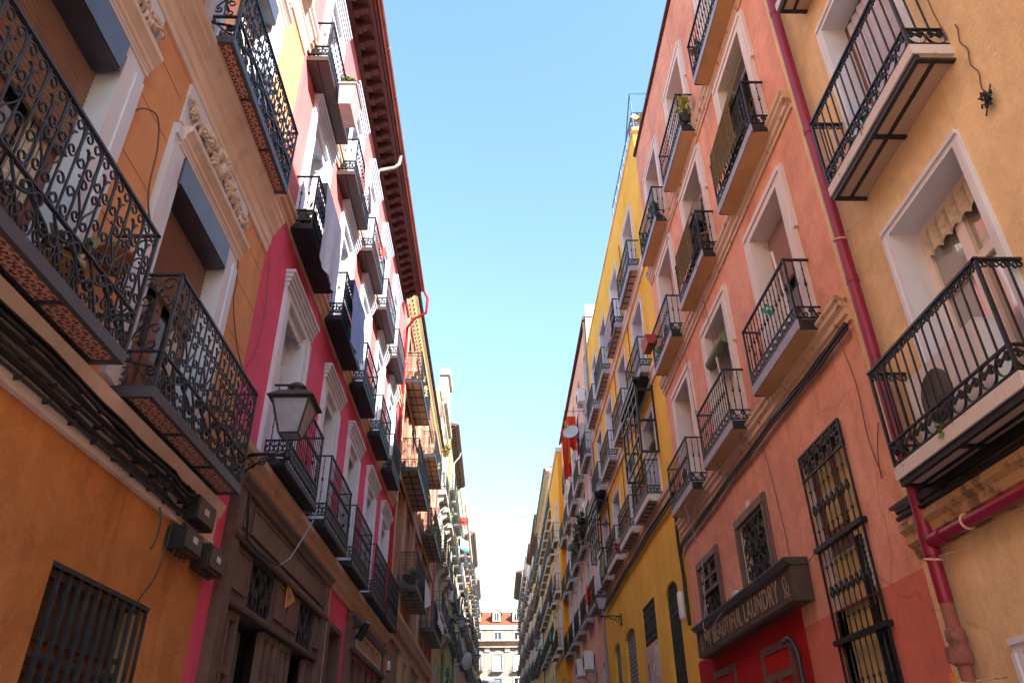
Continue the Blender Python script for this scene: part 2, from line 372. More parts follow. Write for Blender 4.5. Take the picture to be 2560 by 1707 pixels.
M['dish'] = solid('satellite_dish_grey', (.50, .50, .52), .5, var=.06, scale=3)
M['lampgrey'] = solid('lantern_dark_green_grey', (.055, .065, .075), .4, metal=.2, var=.2, scale=6)
M['signboard'] = solid('dark_sign_board', (.07, .047, .036), .4, var=.2, scale=4)
M['letter'] = worn('faded_gilt_lettering', (.38, .28, .19), (.17, .11, .08), .57, 12, .5)
M['skin'] = solid('skin', (.50, .26, .18), .55, var=.08)
M['hair'] = solid('black_hair', (.012, .010, .010), .5, var=.2)
M['greyhair'] = solid('short_grey_hair', (.25, .20, .18), .7, var=.2)
M['jeans'] = solid('blue_denim', (.04, .09, .20), .85, var=.2, scale=20)
M['brownjumper'] = solid('dark_brown_jumper', (.06, .032, .035), .9, var=.2)
M['plaque'] = solid('glazed_plaque', (.62, .58, .58), .3, var=.05)
M['ink'] = solid('blue_ink', (.06, .05, .20), .5, var=0)
M['paper'] = solid('pasted_paper', (.50, .40, .38), .8, var=.15, scale=6)
M['paperw'] = solid('white_notice_paper', (.66, .60, .62), .8, var=.04)
M['emgreen'] = solid('green_enamel', (.03, .48, .08), .35, var=0)
M['emorange'] = solid('orange_enamel', (.88, .20, .02), .35, var=0)
M['emred'] = solid('red_enamel', (.50, .02, .06), .35, var=0)
M['asphalt'] = solid('asphalt', (.055, .054, .053), .9, var=.2, scale=12, bump=.4)
M['paving'] = brickmat('granite_paving', (.46, .43, .40), (.41, .39, .36), (.25, .23, .21), scale=.35)
M['kerb'] = solid('granite_kerb', (.30, .29, .28), .85, var=.15)
M['rubble'] = worn('bare_rubble', (.30, .22, .19), (.17, .12, .10), .55, 6)
M['cardboard'] = solid('yellowish_cupboard', (.60, .43, .17), .7, var=.2, scale=4)
M['shuttercream'] = solid('cream_roller_shutter', (.50, .46, .38), .6, var=.05)
M['beigecurtain'] = solid('lace_curtain', (.50, .43, .33), .9, var=.25, scale=25)
M['bluecurtain'] = solid('pale_lilac_curtain', (.42, .42, .52), .9, var=.1, scale=8)
M['dirtytrim'] = worn('grimy_ochre_moulding', (.46, .29, .14), (.20, .12, .07), .54, 4)
M['cream_left'] = plaster('pale_yellow_dimmed_for_sun', (0.500, 0.398, 0.227), bump=.15)  # left row: sunlit copies of the far house paints, darkened to offset the sun
M['green_left'] = plaster('pale_green_dimmed_for_sun', (0.400, 0.424, 0.282), bump=.15)
M['white_left'] = plaster('off_white_dimmed_for_sun', (0.500, 0.443, 0.375), bump=.15)
M['peach_left'] = plaster('peach_dimmed_for_sun', (0.530, 0.316, 0.214), bump=.15)
M['buff_left'] = plaster('buff_dimmed_for_sun', (0.500, 0.349, 0.198), bump=.15)
M['trim_left'] = plaster('white_trim_dimmed_for_sun', (0.540, 0.493, 0.434), bump=.15)  # white trim darkened the same way for the sunlit row
M['end_wall'] = plaster('pinkish_cream_render', (0.440, 0.348, 0.287), bump=.1, streak=.06, dirt=.06)
M['end_trim'] = solid('white_stone_dressings', (0.520, 0.508, 0.508), .7, var=.06)
# ---------------------------------------------------------------- ironwork
SC, SS, SCs, SSs = ('C', 1.05, 11), ('S', 1.05, 11), ('C', .95, 7), ('S', .95, 7)
def scroll(kind, w, h, turns, q):
    """flat bar with a volute at each end, w wide and h tall; a C bulges towards x=0"""
    r = min(w*.46 if kind == 'C' else w*.40, h*.25); n = int(turns*q)+1; K = 5
    spir = lambda cx, cz, f0, sg: [(cx+r*(1-.60*(i/n)**.9)*math.cos(f0+sg*2*pi*turns*i/n), cz+r*(1-.60*(i/n)**.9)*math.sin(f0+sg*2*pi*turns*i/n)) for i in range(n+1)]
    cb = w*.30+r*.55 if kind == 'C' else r
    if kind == 'C':
        cb = w-r; bot = spir(cb, r, pi, 1)[::-1]; top = spir(cb, h-r, pi, -1); x0 = cb-r
        mid = [(x0*(1-math.sin(pi*(k/K))), r+(h-2*r)*k/K) for k in range(1, K)]
    else:
        bot = spir(r, r, pi, 1)[::-1]; top = spir(w-r, h-r, 0, 1)
        mid = [(w*(k/K)**2*(3-2*k/K), r+(h-2*r)*k/K) for k in range(1, K)]
    return bot+mid+top
def fit(sc, s0, s1, z0, z1, fx=False, fz=False, turn=False):
    w, h = abs(s1-s0), abs(z1-z0); pts = scroll(sc[0], h, w, sc[1], sc[2]) if turn else scroll(sc[0], w, h, sc[1], sc[2])
    out = []
    for x, z in pts:
        if turn: x, z = z, x
        if fx: x = w-x
        if fz: z = h-z
        out.append((s0+(x if s1 > s0 else -x), z0+z))
    return out
def ring(s, z, rs, rz, n=12): return [(s+rs*math.cos(2*pi*i/n), z+rz*math.sin(2*pi*i/n)) for i in range(n+1)]
def vbar(mb, M_, s, z0, z1, w=.014, m=None):
    mb.flat([(s, z0), (s, z1)], M_, w, w, m)
def baluster(mb, M_, s, z0, z1, r, knobs, n=5):
    h = z1-z0; prof = [(r, 0)]
    for k, kr, kh in knobs:
        zc = k*h; prof += [(r, zc-kh), (kr, zc-kh*.3), (kr, zc+kh*.3), (r, zc+kh)]
    prof.append((r, h)); c = M_(s, z0, 0); mb.lathe(c, prof, n)

def panel(mb, M_, l, h, style, side=False):
    """one flat side of a railing, l long and h tall, measured from the slab top"""
    cnt = lambda pitch: max(1, round(l/pitch))
    if style == 'scroll':                       # the heavy hand forged railing
        k = max(1, round(l/.245)); q = l/k; zm = .34
        mb.flat([(0, zm), (l, zm)], M_, .016, .034)
        for j in range(k+1):
            if 0 < j < k: vbar(mb, M_, q*j, zm, h-.02, .0135)
        for j in range(k):
            c = q*(j+.5); vbar(mb, M_, c, zm, h-.20, .0135)
            for sg in (-1, 1):
                mb.flat(fit(SC, c+sg*(q*.5-.005), c+sg*.008, h-.35, h-.03), M_, .0085, .015)
                mb.flat([(c, h-.22), (c+sg*.02, h-.17), (c+sg*.045, h-.16)], M_, .012, .02)
                mb.flat([(c, h-.36), (c+sg*.03, h-.40), (c+sg*.04, h-.385)], M_, .010, .014)
            e = 1 if j % 2 else -1
            mb.flat(fit(SS, c-e*.005, c+e*.115, zm+.08, zm+.42, fz=True), M_, .009, .016)
            mb.flat(fit(SC, c+e*.004, c-e*.11, zm+.02, zm+.28), M_, .009, .016)
            mb.flat(fit(SS, q*j+.005, q*(j+1)-.005, .10, zm-.01, fx=j % 2 == 0), M_, .011, .03)
            mb.flat(fit(SC, q*j+.115, q*j+.01, .0, .19), M_, .009, .015); mb.flat(fit(SC, q*(j+1)-.11, q*(j+1)-.01, .0, .16), M_, .009, .015)
            mb.flat([(q*j, zm-.02), (q*j+q*.3, zm*.70), (q*j+q*.7, zm*.28), (q*(j+1), .0)], M_, .010, .020)
        for j in range(1, k): mb.flat([(q*j, h-.2), (q*j, h-.09)], M_, .026, .012)
    elif style in ('cast', 'leaf', 'castsmall'):
        b0, b1 = {'cast': (.07, .27), 'leaf': (.05, .22), 'castsmall': (.04, .2)}[style]
        mb.flat([(0, b1), (l, b1)], M_, .018, .03); mb.flat([(0, b0), (l, b0)], M_, .016, .03)
        n = cnt(.115); p = l/n
        kn = [(.24, .013, .02), (.5, .021, .045), (.76, .013, .02)]
        for i in range(1, n): baluster(mb, M_, i*p, b1, h, .0075, kn)
        m_ = cnt(.125); q = l/m_
        for j in range(m_):
            c = q*(j+.5); zc = (b0+b1)/2; hh = (b1-b0)/2
            mb.flat(ring(c, zc, q*.46, hh*.92, 10), M_, .010, .014)
            mb.flat([(c, b0), (c, b1)], M_, .012, .012)
            mb.flat([(c-q*.3, zc+hh*.35), (c, zc-hh*.1), (c+q*.3, zc+hh*.35)], M_, .03, .010)
            mb.flat([(c-q*.22, zc-hh*.6), (c, zc-hh*.1), (c+q*.22, zc-hh*.6)], M_, .022, .010)
            mb.flat([(c+q*.5, b0), (c+q*.5, b1)], M_, .02, .010)
            if style == 'cast' and not side: mb.flat([(c+q*.5, 0), (c+q*.5, b0)], M_, .012, .014)
    elif style == 'wavy':
        b0, b1 = .03, .18
        mb.flat([(0, b1), (l, b1)], M_, .014, .026); mb.flat([(0, b0), (l, b0)], M_, .014, .026)
        n = cnt(.112); p = l/n
        for i in range(1, n):
            kn = [(.22, .012, .018), (.48, .020, .04), (.56, .014, .02), (.80, .012, .018)]
            baluster(mb, M_, i*p, b1, h, .0075, kn)
        m_ = cnt(.17); q = l/m_
        for j in range(m_):
            mb.flat(fit(SS, q*j+.01, q*(j+1)-.005, b0+.01, b1-.01, turn=True), M_, .012, .018)
            mb.flat(fit(SCs, q*(j+.5), q*(j+.95), b0+.01, b1-.01), M_, .009, .016)
    elif style == 'rings':
        b0, b1 = .02, .21
        mb.flat([(0, b1), (l, b1)], M_, .014, .03); mb.flat([(0, b0), (l, b0)], M_, .012, .03)
        n = cnt(.122); p = l/n
        for i in range(1, n): vbar(mb, M_, i*p, b1, h-.01, .013)
        m_ = cnt(.19); q = l/m_
        for j in range(m_):
            c = q*(j+.5); zc = (b0+b1)/2
            mb.flat(ring(c, zc, q*.47, .088, 16), M_, .008, .02)
            for ax in (-1, 1):
                for az in (-1, 1):
                    mb.flat(fit(SCs, c+ax*.004, c+ax*q*.33, zc+az*.004, zc+az*.066, turn=False), M_, .008, .016)
        m_ = cnt(.085); q = l/m_
        for j in range(m_):
            c = q*(j+.5)
            mb.flat(ring(c-q*.2, h-.045, q*.24, .022, 8), M_, .008, .014); mb.flat(ring(c+q*.2, h-.05, q*.2, .026, 8), M_, .008, .014)
    elif style == 'dense':
        b0, b1 = .02, .30
        mb.flat([(0, b1), (l, b1)], M_, .014, .026); mb.flat([(0, h-.13), (l, h-.13)], M_, .012, .022); mb.flat([(0, b0), (l, b0)], M_, .012, .022)
        n = cnt(.13); p = l/n
        for i in range(1, n): vbar(mb, M_, i*p, b1, h, .012)
        for j in range(n):
            if j % 2 == 0 or side:
                mb.flat(fit(SCs, p*j+.012, p*(j+1)-.012, b1+.16, b1+.36), M_, .008, .012)
                mb.flat(fit(SCs, p*j+.012, p*(j+1)-.012, b1+.38, b1+.56, fx=True), M_, .008, .012)
        m_ = cnt(.11); q = l/m_
        for j in range(m_):
            mb.flat(fit(SSs, q*j, q*(j+1), b0, b1, fx=j % 2 == 0), M_, .013, .012)
            mb.flat(fit(SCs, q*j, q*(j+.7), b0+.08, b1-.06), M_, .016, .010)
            mb.flat(fit(SCs, q*j+.005, q*(j+1), h-.12, h-.01), M_, .007, .010)
    else:                                       # plain bars
        mb.flat([(0, .08), (l, .08)], M_, .014, .02)
        n = cnt(.125); p = l/n
        for i in range(1, n): vbar(mb, M_, i*p, .0, h, .013)
        if style == 'mid': mb.flat([(0, h*.52), (l, h*.52)], M_, .012, .014)
        if style == 'band':
            mb.flat([(0, .25), (l, .25)], M_, .012, .016)
            for j in range(n): mb.flat([(p*j, .08), (p*(j+1), .25)], M_, .012, .010)
def railing(w, D, h, style, rail=.036, post=.026):
    mb = MB(); e = .018
    mb.flat([(0, 0), (w, 0)], lambda s, z, o: (s-w/2, D-e+o, h+z), .022, rail)
    for sg in (-1, 1):
        mb.flat([(0, 0), (D, 0)], lambda s, z, o: (sg*(w/2-e)+o, s, h-.001+z), .020, rail*.95)
        mb.box(sg*(w/2-e)-post/2, sg*(w/2-e)+post/2, D-e-post/2, D-e+post/2, -.02, h)
        panel(mb, lambda s, z, o: (sg*(w/2-e)+o, s, z), D-e, h, style, True)
    panel(mb, lambda s, z, o: (s-w/2+e, D-e+o, z), w-2*e, h, style)
    return mb
def slab(w, D, t, kind):
    """slab hung from its underside z=0; materials 0 edge, 1 soffit, 2 bars"""
    mb = MB(); a = w/2
    if kind in ('tile', 'grid', 'slat', 'stoneframe'):
        ew = .045 if kind != 'stoneframe' else .03
        mb.box(-a, a, D-ew, D, 0, t, 0); mb.box(-a, -a+ew, 0, D-ew, .001, t-.001, 0); mb.box(a-ew, a, 0, D-ew, .001, t-.001, 0)
        z1 = .022 if kind != 'stoneframe' else .035
        mb.box(-a+ew, a-ew, 0, D-ew, z1, t-.003, 1)
        if kind == 'tile': nb, nl, bw = 3, 1, .03
        elif kind == 'grid': nb, nl, bw = max(2, round(w/.62)), 1, .045
        elif kind == 'slat': nb, nl, bw = max(2, round(w/.33)), 0, .035
        else: nb, nl, bw = 2, 1, .05
        for i in range(1, nb): mb.box(-a+w*i/nb-bw/2, -a+w*i/nb+bw/2, 0.002, D-ew, .004, z1+.002, 2)
        for i in range(1, nl+1):
            d = D*(.33 if kind == 'tile' else i/(nl+1)); mb.box(-a+ew, a-ew, d-bw/2, d+bw/2, .006, z1+.003, 2)
        if kind == 'slat': mb.box(-a, a, D-.075, D-.046, .002, .05, 2)
    elif kind == 'stone':                       # worn white slab over an iron frame
        mb.box(-a, a, 0, D, t*.46, t, 0)
        z1 = t*.459; z0 = z1-.05
        mb.box(-a+.03, a-.03, 0, D-.06, z0+.012, z1, 1)
        mb.box(-a+.015, a-.015, D-.059, D-.02, z0-.01, z1, 2)
        mb.box(-a+.02, a-.02, D*.42, D*.42+.035, z0, z0+.0119, 2)
        for u in (-a+.012, -.022, a-.056): mb.box(u, u+.044, .002, D-.0595, z0-.012, z0+.0115, 2)
    elif kind == 'dark':
        mb.box(-a, a, 0, D, .02, t, 0)
        n = 5
        for i in range(n): mb.box(-a+.02, a-.02, D*i/n+.008, D*(i+1)/n-.008, 0, .021, 1)
        mb.flat([(-a, 0), (a, 0)], lambda s, z, o: (s, D+.018+o, .05+z), .012, .012, 2)
    elif kind == 'wood':
        mb.box(-a, a, 0, D, .02, t, 0)
        for i in range(2):
            for j in range(2): mb.box(-a+.02+(w-.04)*j/2+.006, -a+.02+(w-.04)*(j+1)/2-.006, D*i/2+.012, D*(i+1)/2-.01, 0, .021, 1)
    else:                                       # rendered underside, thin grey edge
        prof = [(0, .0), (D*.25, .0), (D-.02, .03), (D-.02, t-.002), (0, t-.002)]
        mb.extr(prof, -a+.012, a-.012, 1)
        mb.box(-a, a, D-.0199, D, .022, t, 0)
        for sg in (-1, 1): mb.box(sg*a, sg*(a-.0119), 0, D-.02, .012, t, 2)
    return mb
def balcony(house, fr, u0, u1, D, zb, t, h, style, kind, mats, railmat=None, name='balcony'):
    w = round(u1-u0, 2); uc = (u0+u1)/2; h = round(h, 2)
    b = inst(('slab', w, D, t, kind), lambda: slab(w, D, t, kind), name, mats, house, fr, (uc, 0, zb))
    r = inst(('rail', w, D, h, style), lambda: railing(w, D, h, style), 'railing', railmat or M['iron'], b, fr, (uc, 0, zb+t))
    return b

# ---------------------------------------------------------------- walls and windows
def wall(house, fr, u0, u1, z0, z1, holes, mats, dr=.28, depth=7.5, d=0, name='wall'):
    """facade with real openings (ua,ub,za,zb); slot 1 paints their reveals"""
    mb = MB(); us = sorted({u0, u1, *[x for h in holes for x in h[:2]]}); zs = sorted({z0, z1, *[x for h in holes for x in h[2:4]]})
    us = [u for u in us if u0 <= u <= u1]; zs = [z for z in zs if z0 <= z <= z1]
    for i in range(len(us)-1):
        j = 0
        while j < len(zs)-1:
            uc = (us[i]+us[i+1])/2
            solid_ = lambda k: not any(h[0] < uc < h[1] and h[2] < (zs[k]+zs[k+1])/2 < h[3] for h in holes)
            if not solid_(j): j += 1; continue
            k = j
            while k < len(zs)-1 and solid_(k): k += 1
            mb.quad([(us[i], d, zs[j]), (us[i+1], d, zs[j]), (us[i+1], d, zs[k]), (us[i], d, zs[k])], 0); j = k
    for h in holes:
        a, b, c, e = h[:4]; r = h[4] if len(h) > 4 else dr
        mb.quad([(a, d, c), (a, d, e), (a, d-r, e), (a, d-r, c)], 1); mb.quad([(b, d, e), (b, d, c), (b, d-r, c), (b, d-r, e)], 1)
        mb.quad([(a, d, e), (b, d, e), (b, d-r, e), (a, d-r, e)], 1); mb.quad([(b, d, c), (a, d, c), (a, d-r, c), (b, d-r, c)], 1)
        mb.quad([(a, d-r, c), (a, d-r, e), (b, d-r, e), (b, d-r, c)], 1)
    mb.quad([(u0, d, z0), (u0, d, z1), (u0, -depth, z1), (u0, -depth, z0)], 0); mb.quad([(u1, d, z1), (u1, d, z0), (u1, -depth, z0), (u1, -depth, z1)], 0)
    mb.quad([(u0, -depth, z0), (u0, -depth, z1), (u1, -depth, z1), (u1, -depth, z0)], 0)
    mb.quad([(u0, d, z1), (u1, d, z1), (u1, -depth, z1), (u0, -depth, z1)], 0)
    return part(mb, name, mats, house, fr, ((u0+u1)/2, d, z0))
def slats(mb, u0, u1, d, z0, z1, p=.05, m=0):
    n = max(2, int((z1-z0)/p)); p = (z1-z0)/n; prof = [(d-.03, z0)]
    for i in range(n): prof += [(d, z0+p*i+.006), (d+.010, z0+p*(i+.5)), (d, z0+p*(i+1)-.006), (d-.006, z0+p*(i+1))]
    prof += [(d-.03, z1)]
    mb.extr(prof, u0, u1, m)
def leafs_win(w, h, frame=.07, panes=(1, 3), trans=0):
    """two leaf french window, w x h, frame face at d=0, glass in a separate mesh"""
    mb = MB(); a = w/2; f = frame; D0 = -.06
    mb.box(-a, -a+f, D0, 0, 0, h); mb.box(a-f, a, D0, 0, 0, h); mb.box(-a+f, a-f, D0, 0, h-f, h); mb.box(-a+f, a-f, D0, 0, 0, f*1.5)
    mb.box(-f*.75, f*.75, D0, .012, f*1.5, h-f)
    zt = h
    if trans: mb.box(-a+f, a-f, D0, .006, h-trans-f*.6, h-trans+f*.4)
    for sg in (-1, 1):
        x0, x1 = sorted((sg*f*.75, sg*(a-f)))
        mb.box(x0, x1, D0+.01, -.004, f*1.5, h*.30 if panes[1] > 1 else f*2)   # kick panel
        for j in range(1, panes[1]):
            z = h*.30+(h*.66)*j/panes[1]; mb.box(x0, x1, D0+.01, -.006, z-.014, z+.014)
    return mb
def pane_mb(w, h): mb = MB(); mb.box(-w/2+.02, w/2-.02, -.052, -.03, .02, h-.02); return mb
def window(house, fr, ua, ub, za, zb, dr, frame='white', glass='glass', f=.07, panes=(1, 3), trans=0, d=0, shut=None, shutmat='shutter', name='window', curt=None):
    w, h = round(ub-ua, 2), round(zb-za, 2); o = ((ua+ub)/2, d-dr+.09, za)
    win = inst(('win', w, h, f, panes, trans), lambda: leafs_win(w, h, f, panes, trans), name, M[frame], house, fr, o)
    inst(('pane', w, h), lambda: pane_mb(w, h), 'pane', M[glass], win, fr, o)
    if curt:
        def cu_():
            mb = MB()
            for sg in (-1, 1): mb.grid(lambda p, q: (sg*(w/2-f-.01-(.12+.20*w*(1-.35*math.sin(pi*q)))*p), -.022+.010*math.sin(p*26), f+.02+(h-2*f-.04)*q), 26, 6)
            return mb
        inst(('curt', w, h), cu_, 'curtain', M[curt], win, fr, o)
    if shut:
        z0 = round(h*(1-shut), 2)
        def sh():
            mb = MB(); slats(mb, -w/2+.01, w/2-.01, .05, z0, h); return mb
        inst(('shut', w, h, z0), sh, 'roller_shutter', M[shutmat], win, fr, o)
    return win
def surround_mb(w, h, bw, d, hood=None, sill=False, d0=0, valance=False, ears=0):
    """architrave round an opening of w x h whose sill is z=0"""
    mb = MB(); a = w/2
    for sg in (-1, 1):
        x0, x1 = sorted((sg*a, sg*(a+bw))); mb.box(x0, x1, d0, d, 0, h)
        x0, x1 = sorted((sg*(a+bw*.55), sg*(a+bw))); mb.box(x0, x1, d, d+.02, 0, h)
        if ears: x0, x1 = sorted((sg*(a+bw), sg*(a+bw+ears))); mb.box(x0, x1, d0, d*.9, h*.62, h+bw)
    mb.box(-a-bw, a+bw, d0, d, h, h+bw); mb.box(-a-bw, a+bw, d, d+.02, h+bw*.55, h+bw)
    if hood == 'steps':
        z = h+bw*.4
        for i, (dd, hh) in enumerate(((.02, .08), (.045, .07), (.07, .07), (.10, .06))):
            e = a+bw+.012+.014*i; mb.box(-e, e, d0+.001, d+dd+.006, z, z+hh-.010); mb.box(-e+.007, e-.007, d0+.001, d+dd-.006, z+hh-.0095, z+hh-.0005); z += hh
    if sill: mb.box(-a-bw, a+bw, d0, d+.06, -.07, 0)
    if valance:
        n = 7; q = w/n; poly = [(-a, h), (-a, h-.13)]
        for i in range(n):
            for k in range(1, 7): t = k/6; poly.append((-a+q*(i+t), h-.13-.055*math.sin(pi*t)))
        poly.append((a, h)); mb.plate(poly, -.05, -.03)
    return mb
def surround(win, fr, ua, ub, za, zb, bw, d, mat, **k):
    w, h = round(ub-ua, 2), round(zb-za, 2)
    return inst(('sur', w, h, bw, d, tuple(sorted(k.items()))), lambda: surround_mb(w, h, bw, d, **k), 'surround', M[mat], win, fr, ((ua+ub)/2, 0, za))
def bars_grille(w, h, n, cross=(), r=.016, frame=True, knobs=None, sq=True):
    mb = MB(); a = w/2; ML = lambda s, z, o: (s-a, o, z)
    for i in range(n+1):
        s = w*i/n
        if knobs and 0 < i < n: baluster(mb, ML, s, 0, h, r*.55, knobs, 6)
        else: mb.flat([(s, 0), (s, h)], ML, r, r)
    for z in (list(cross)+([.0, h] if frame else [])): mb.flat([(0, z), (w, z)], ML, r*1.3, r*1.6)
    return mb
def cornice(house, fr, u0, u1, prof, mat, name='string_course'):
    mb = MB(); mb.extr(prof, u0, u1); return part(mb, name, M[mat], house, fr)
def gutter(house, fr, u0, u1, d, z, r, mat):
    mb = MB(); prof = [(d+r*math.cos(pi+pi*i/8), z+r*math.sin(pi+pi*i/8)) for i in range(9)]+[(d+r*.86*math.cos(pi+pi*i/8), z+r*.86*math.sin(pi+pi*i/8)) for i in range(8, -1, -1)]
    mb.extr(prof, u0, u1)
    n = int((u1-u0)/1.4)
    for i in range(n): u = u0+.5+i*1.4; mb.tube([(u, d+r*1.05*math.cos(pi+pi*k/6), z+r*1.05*math.sin(pi+pi*k/6)) for k in range(7)], .012, 4)
    return part(mb, 'gutter', M[mat], house, fr)
def eaves(house, fr, u0, u1, D, z, mat, p=.42, bracket=.18):
    mb = MB(); mb.box(u0, u1, .001, D, z, z+.05); mb.box(u0, u1, D-.05, D+.02, z-.02, z+.12)
    mb.box(u0, u1, .001, .10, z-.22, z-.001); mb.box(u0, u1, D-.14, D-.051, z-.06, z-.001)
    n = int((u1-u0)/p)
    for i in range(n):
        u = u0+(i+.5)*(u1-u0)/n
        mb.extr([(.10, z-.002), (.10, z-.19), (D*.45, z-.19), (D*.62, z-.12), (D-.14, z-.10), (D-.14, z-.002)], u-.07, u+.07)
        mb.box(u-.085, u+.085, .10, D*.4, z-.24, z-.191)
    return part(mb, 'eaves', M[mat], house, fr)
def tiled_roof(house, fr, u0, u1, d0, d1, z0, z1, mat='roof', p=.24):
    """clay tile slope from the eave (d0,z0) back to the ridge (d1,z1), real rolls"""
    mb = MB(); n = max(3, int((u1-u0)/p)); pts = []; k = 6
    for i in range(n*k+1):
        u = u0+(u1-u0)*i/(n*k); b = .045*abs(math.sin(pi*i/k)); pts += [(u, d0, z0+b), (u, d1, z1+b)]
    mb.add(pts, [(2*i, 2*i+2, 2*i+3, 2*i+1) for i in range(n*k)])
    mb.quad([(u0, d0, z0-.03), (u1, d0, z0-.03), (u1, d1, z0-.03), (u0, d1, z0-.03)]); mb.quad([(u0, d0, z0-.03), (u0, d1, z0-.03), (u0, d1, z1), (u0, d0, z0)]); mb.quad([(u1, d1, z0-.03), (u1, d0, z0-.03), (u1, d0, z0), (u1, d1, z1)])
    mb.quad([(u1, d1, z0-.03), (u0, d1, z0-.03), (u0, d1, z1), (u1, d1, z1)]); mb.quad([(u0, d0, z0-.03), (u0, d0, z0+.01), (u1, d0, z0+.01), (u1, d0, z0-.03)])
    return part(mb, 'roof', M[mat], house, fr)
def downpipe(house, fr, u, d, z0, z1, r, mat, top=None, name='drainpipe'):
    mb = MB(); path = [(u, d, z0), (u, d, z1)]
    if top: path += top
    mb.tube(path, r, 10)
    z = z0+1
    while z < z1: mb.tube([(u, d, z), (u, d, z+.05)], r*1.18, 10); z += 2.4
    return part(mb, name, M[mat], house, fr)
def cable_run(pts, k, spread, r, n=5, sag=.03, seed=1):
    """bundle of k loose cables following pts (u,d,z)"""
    rnd = random.Random(seed); mb = MB()
    for j in range(k):
        du, dd, dz = 0, rnd.uniform(0, spread*.6), rnd.uniform(-spread, spread); path = []
        for i in range(len(pts)-1):
            for q in range(6):
                t = q/6; a, b = pts[i], pts[i+1]
                path.append((a[0]+(b[0]-a[0])*t, a[1]+(b[1]-a[1])*t+dd, a[2]+(b[2]-a[2])*t+dz-sag*math.sin(pi*t)*rnd.uniform(.3, 1.2)))
        path.append((pts[-1][0], pts[-1][1]+dd, pts[-1][2]+dz)); mb.tube(path, r*rnd.uniform(.6, 1.2), n)
    return mb
def house(label, fr, u, name='house'): return thing(name, fr.world((u, 0, 0)), label, 'building')
def text(body, size, u, d, z, mat, parent, fr, name, sx=1, bold=.004):
    """painted lettering as a thin solid mesh"""
    cu = bpy.data.curves.new(name, 'FONT'); cu.body = body; cu.size = size; cu.extrude = .004; cu.offset = bold; cu.align_x = 'CENTER'; cu.space_character = 1.12
    o = bpy.data.objects.new(name, cu); COL.objects.link(o); bpy.context.view_layer.update()
    me = bpy.data.meshes.new_from_object(o.evaluated_get(bpy.context.evaluated_depsgraph_get())); bpy.data.objects.remove(o)
    me.materials.clear(); me.materials.append(M[mat])
    o = link(name, me, fr.world((u, d, z)), parent); o.rotation_euler = (pi/2, 0, pi/2 if fr.side == 1 else -pi/2); o.scale = (sx, 1, 1); return o
# ================================================================ LEFT ROW
# ---------------------------------------------------------------- orange house
ho = house('burnt orange house with scrolled black balconies over star tiles and white relief window heads', FL, 2)
oA, oB = (2.86, 4.36), (5.68, 7.16)
oholes = []
for z0, z1 in ((4.47, 6.98), (8.62, 11.1), (12.75, 15.1)):
    for a, b in ((.0, 1.5), oA if z0 < 8 else (2.7, 4.2), oB if z0 < 8 else (5.58, 7.0)): oholes.append((a, b, z0, z1, .30))
wall(ho, FL, -6, 8.42, 3.96, 17, oholes, [M['orange2'], M['white']])
wall(ho, FL, -6, 8.42, -.3, 3.959, [(5.56, 7.31, 1.35, 2.98, .22), (1.2, 2.4, 0, 2.6, .2)], [M['orange'], M['orange']])
def relief(w, h):
    """stucco head between acanthus sprays"""
    rnd = random.Random(3); mb = MB()
    def blob(u, z, ru, rz, d=.05):
        mb.grid(lambda i, j: (u+ru*math.sin(pi*j)*math.cos(2*pi*i), .012+d*abs(math.cos(pi*(j-.5)))*(.6+.4*math.sin(2*pi*i)), z+rz*math.cos(pi*j)), 8, 6)
    def lobe(u, z, ang, ln, cur, r):
        path, rr = [], []; x, y, th = u, z, ang
        for k in range(7):
            path.append((x, .018+.035*math.sin(pi*k/6), y)); rr.append(r*(.35+math.sin(pi*(k+.8)/7.6)*.8)); x += math.cos(th)*ln/6; y += math.sin(th)*ln/6; th += cur/6
        mb.tube(path, rr, 5)
    mb.lathe((0, .0, -.0), [(.0, -.13), (.055, -.11), (.092, -.03), (.10, .04), (.07, .10), (.0, .13)], 10)      # face
    mb.tube([(0, .085, -.02), (0, .105, -.005), (0, .09, .03)], [.012, .017, .008], 5); mb.tube([(-.03, .078, -.05), (.03, .078, -.05)], .008, 5)
    for s in (-1, 1): mb.tube([(s*.018, .082, .028), (s*.04, .07, .028)], .009, 5)
    for k in range(9):
        an = pi*(.08+.84*k/8); lobe(.06*math.cos(an), .05+.04*math.sin(an), an, .17, .3*(1 if k > 4 else -1), .03)
    for s in (-1, 1):
        for k in range(17):
            t = k/16; u = s*(.13+t*(w/2-.16)); z = .05*math.sin(t*7)-.01
            for q in range(3):
                an = rnd.uniform(-1.3, 1.5); lobe(u, z, an if s > 0 else pi-an, .16*(1.15-.55*t), rnd.uniform(-2.2, 2.2), .022*(1.2-.5*t))
        for u, r in ((.22, .06), (.42, .05)):
            for k in range(7): blob(s*u+r*math.cos(k*.9), -.03+r*math.sin(k*.9), r*.5, r*.5, .05)
            blob(s*u, -.03, r*.5, r*.5, .07)
    return mb
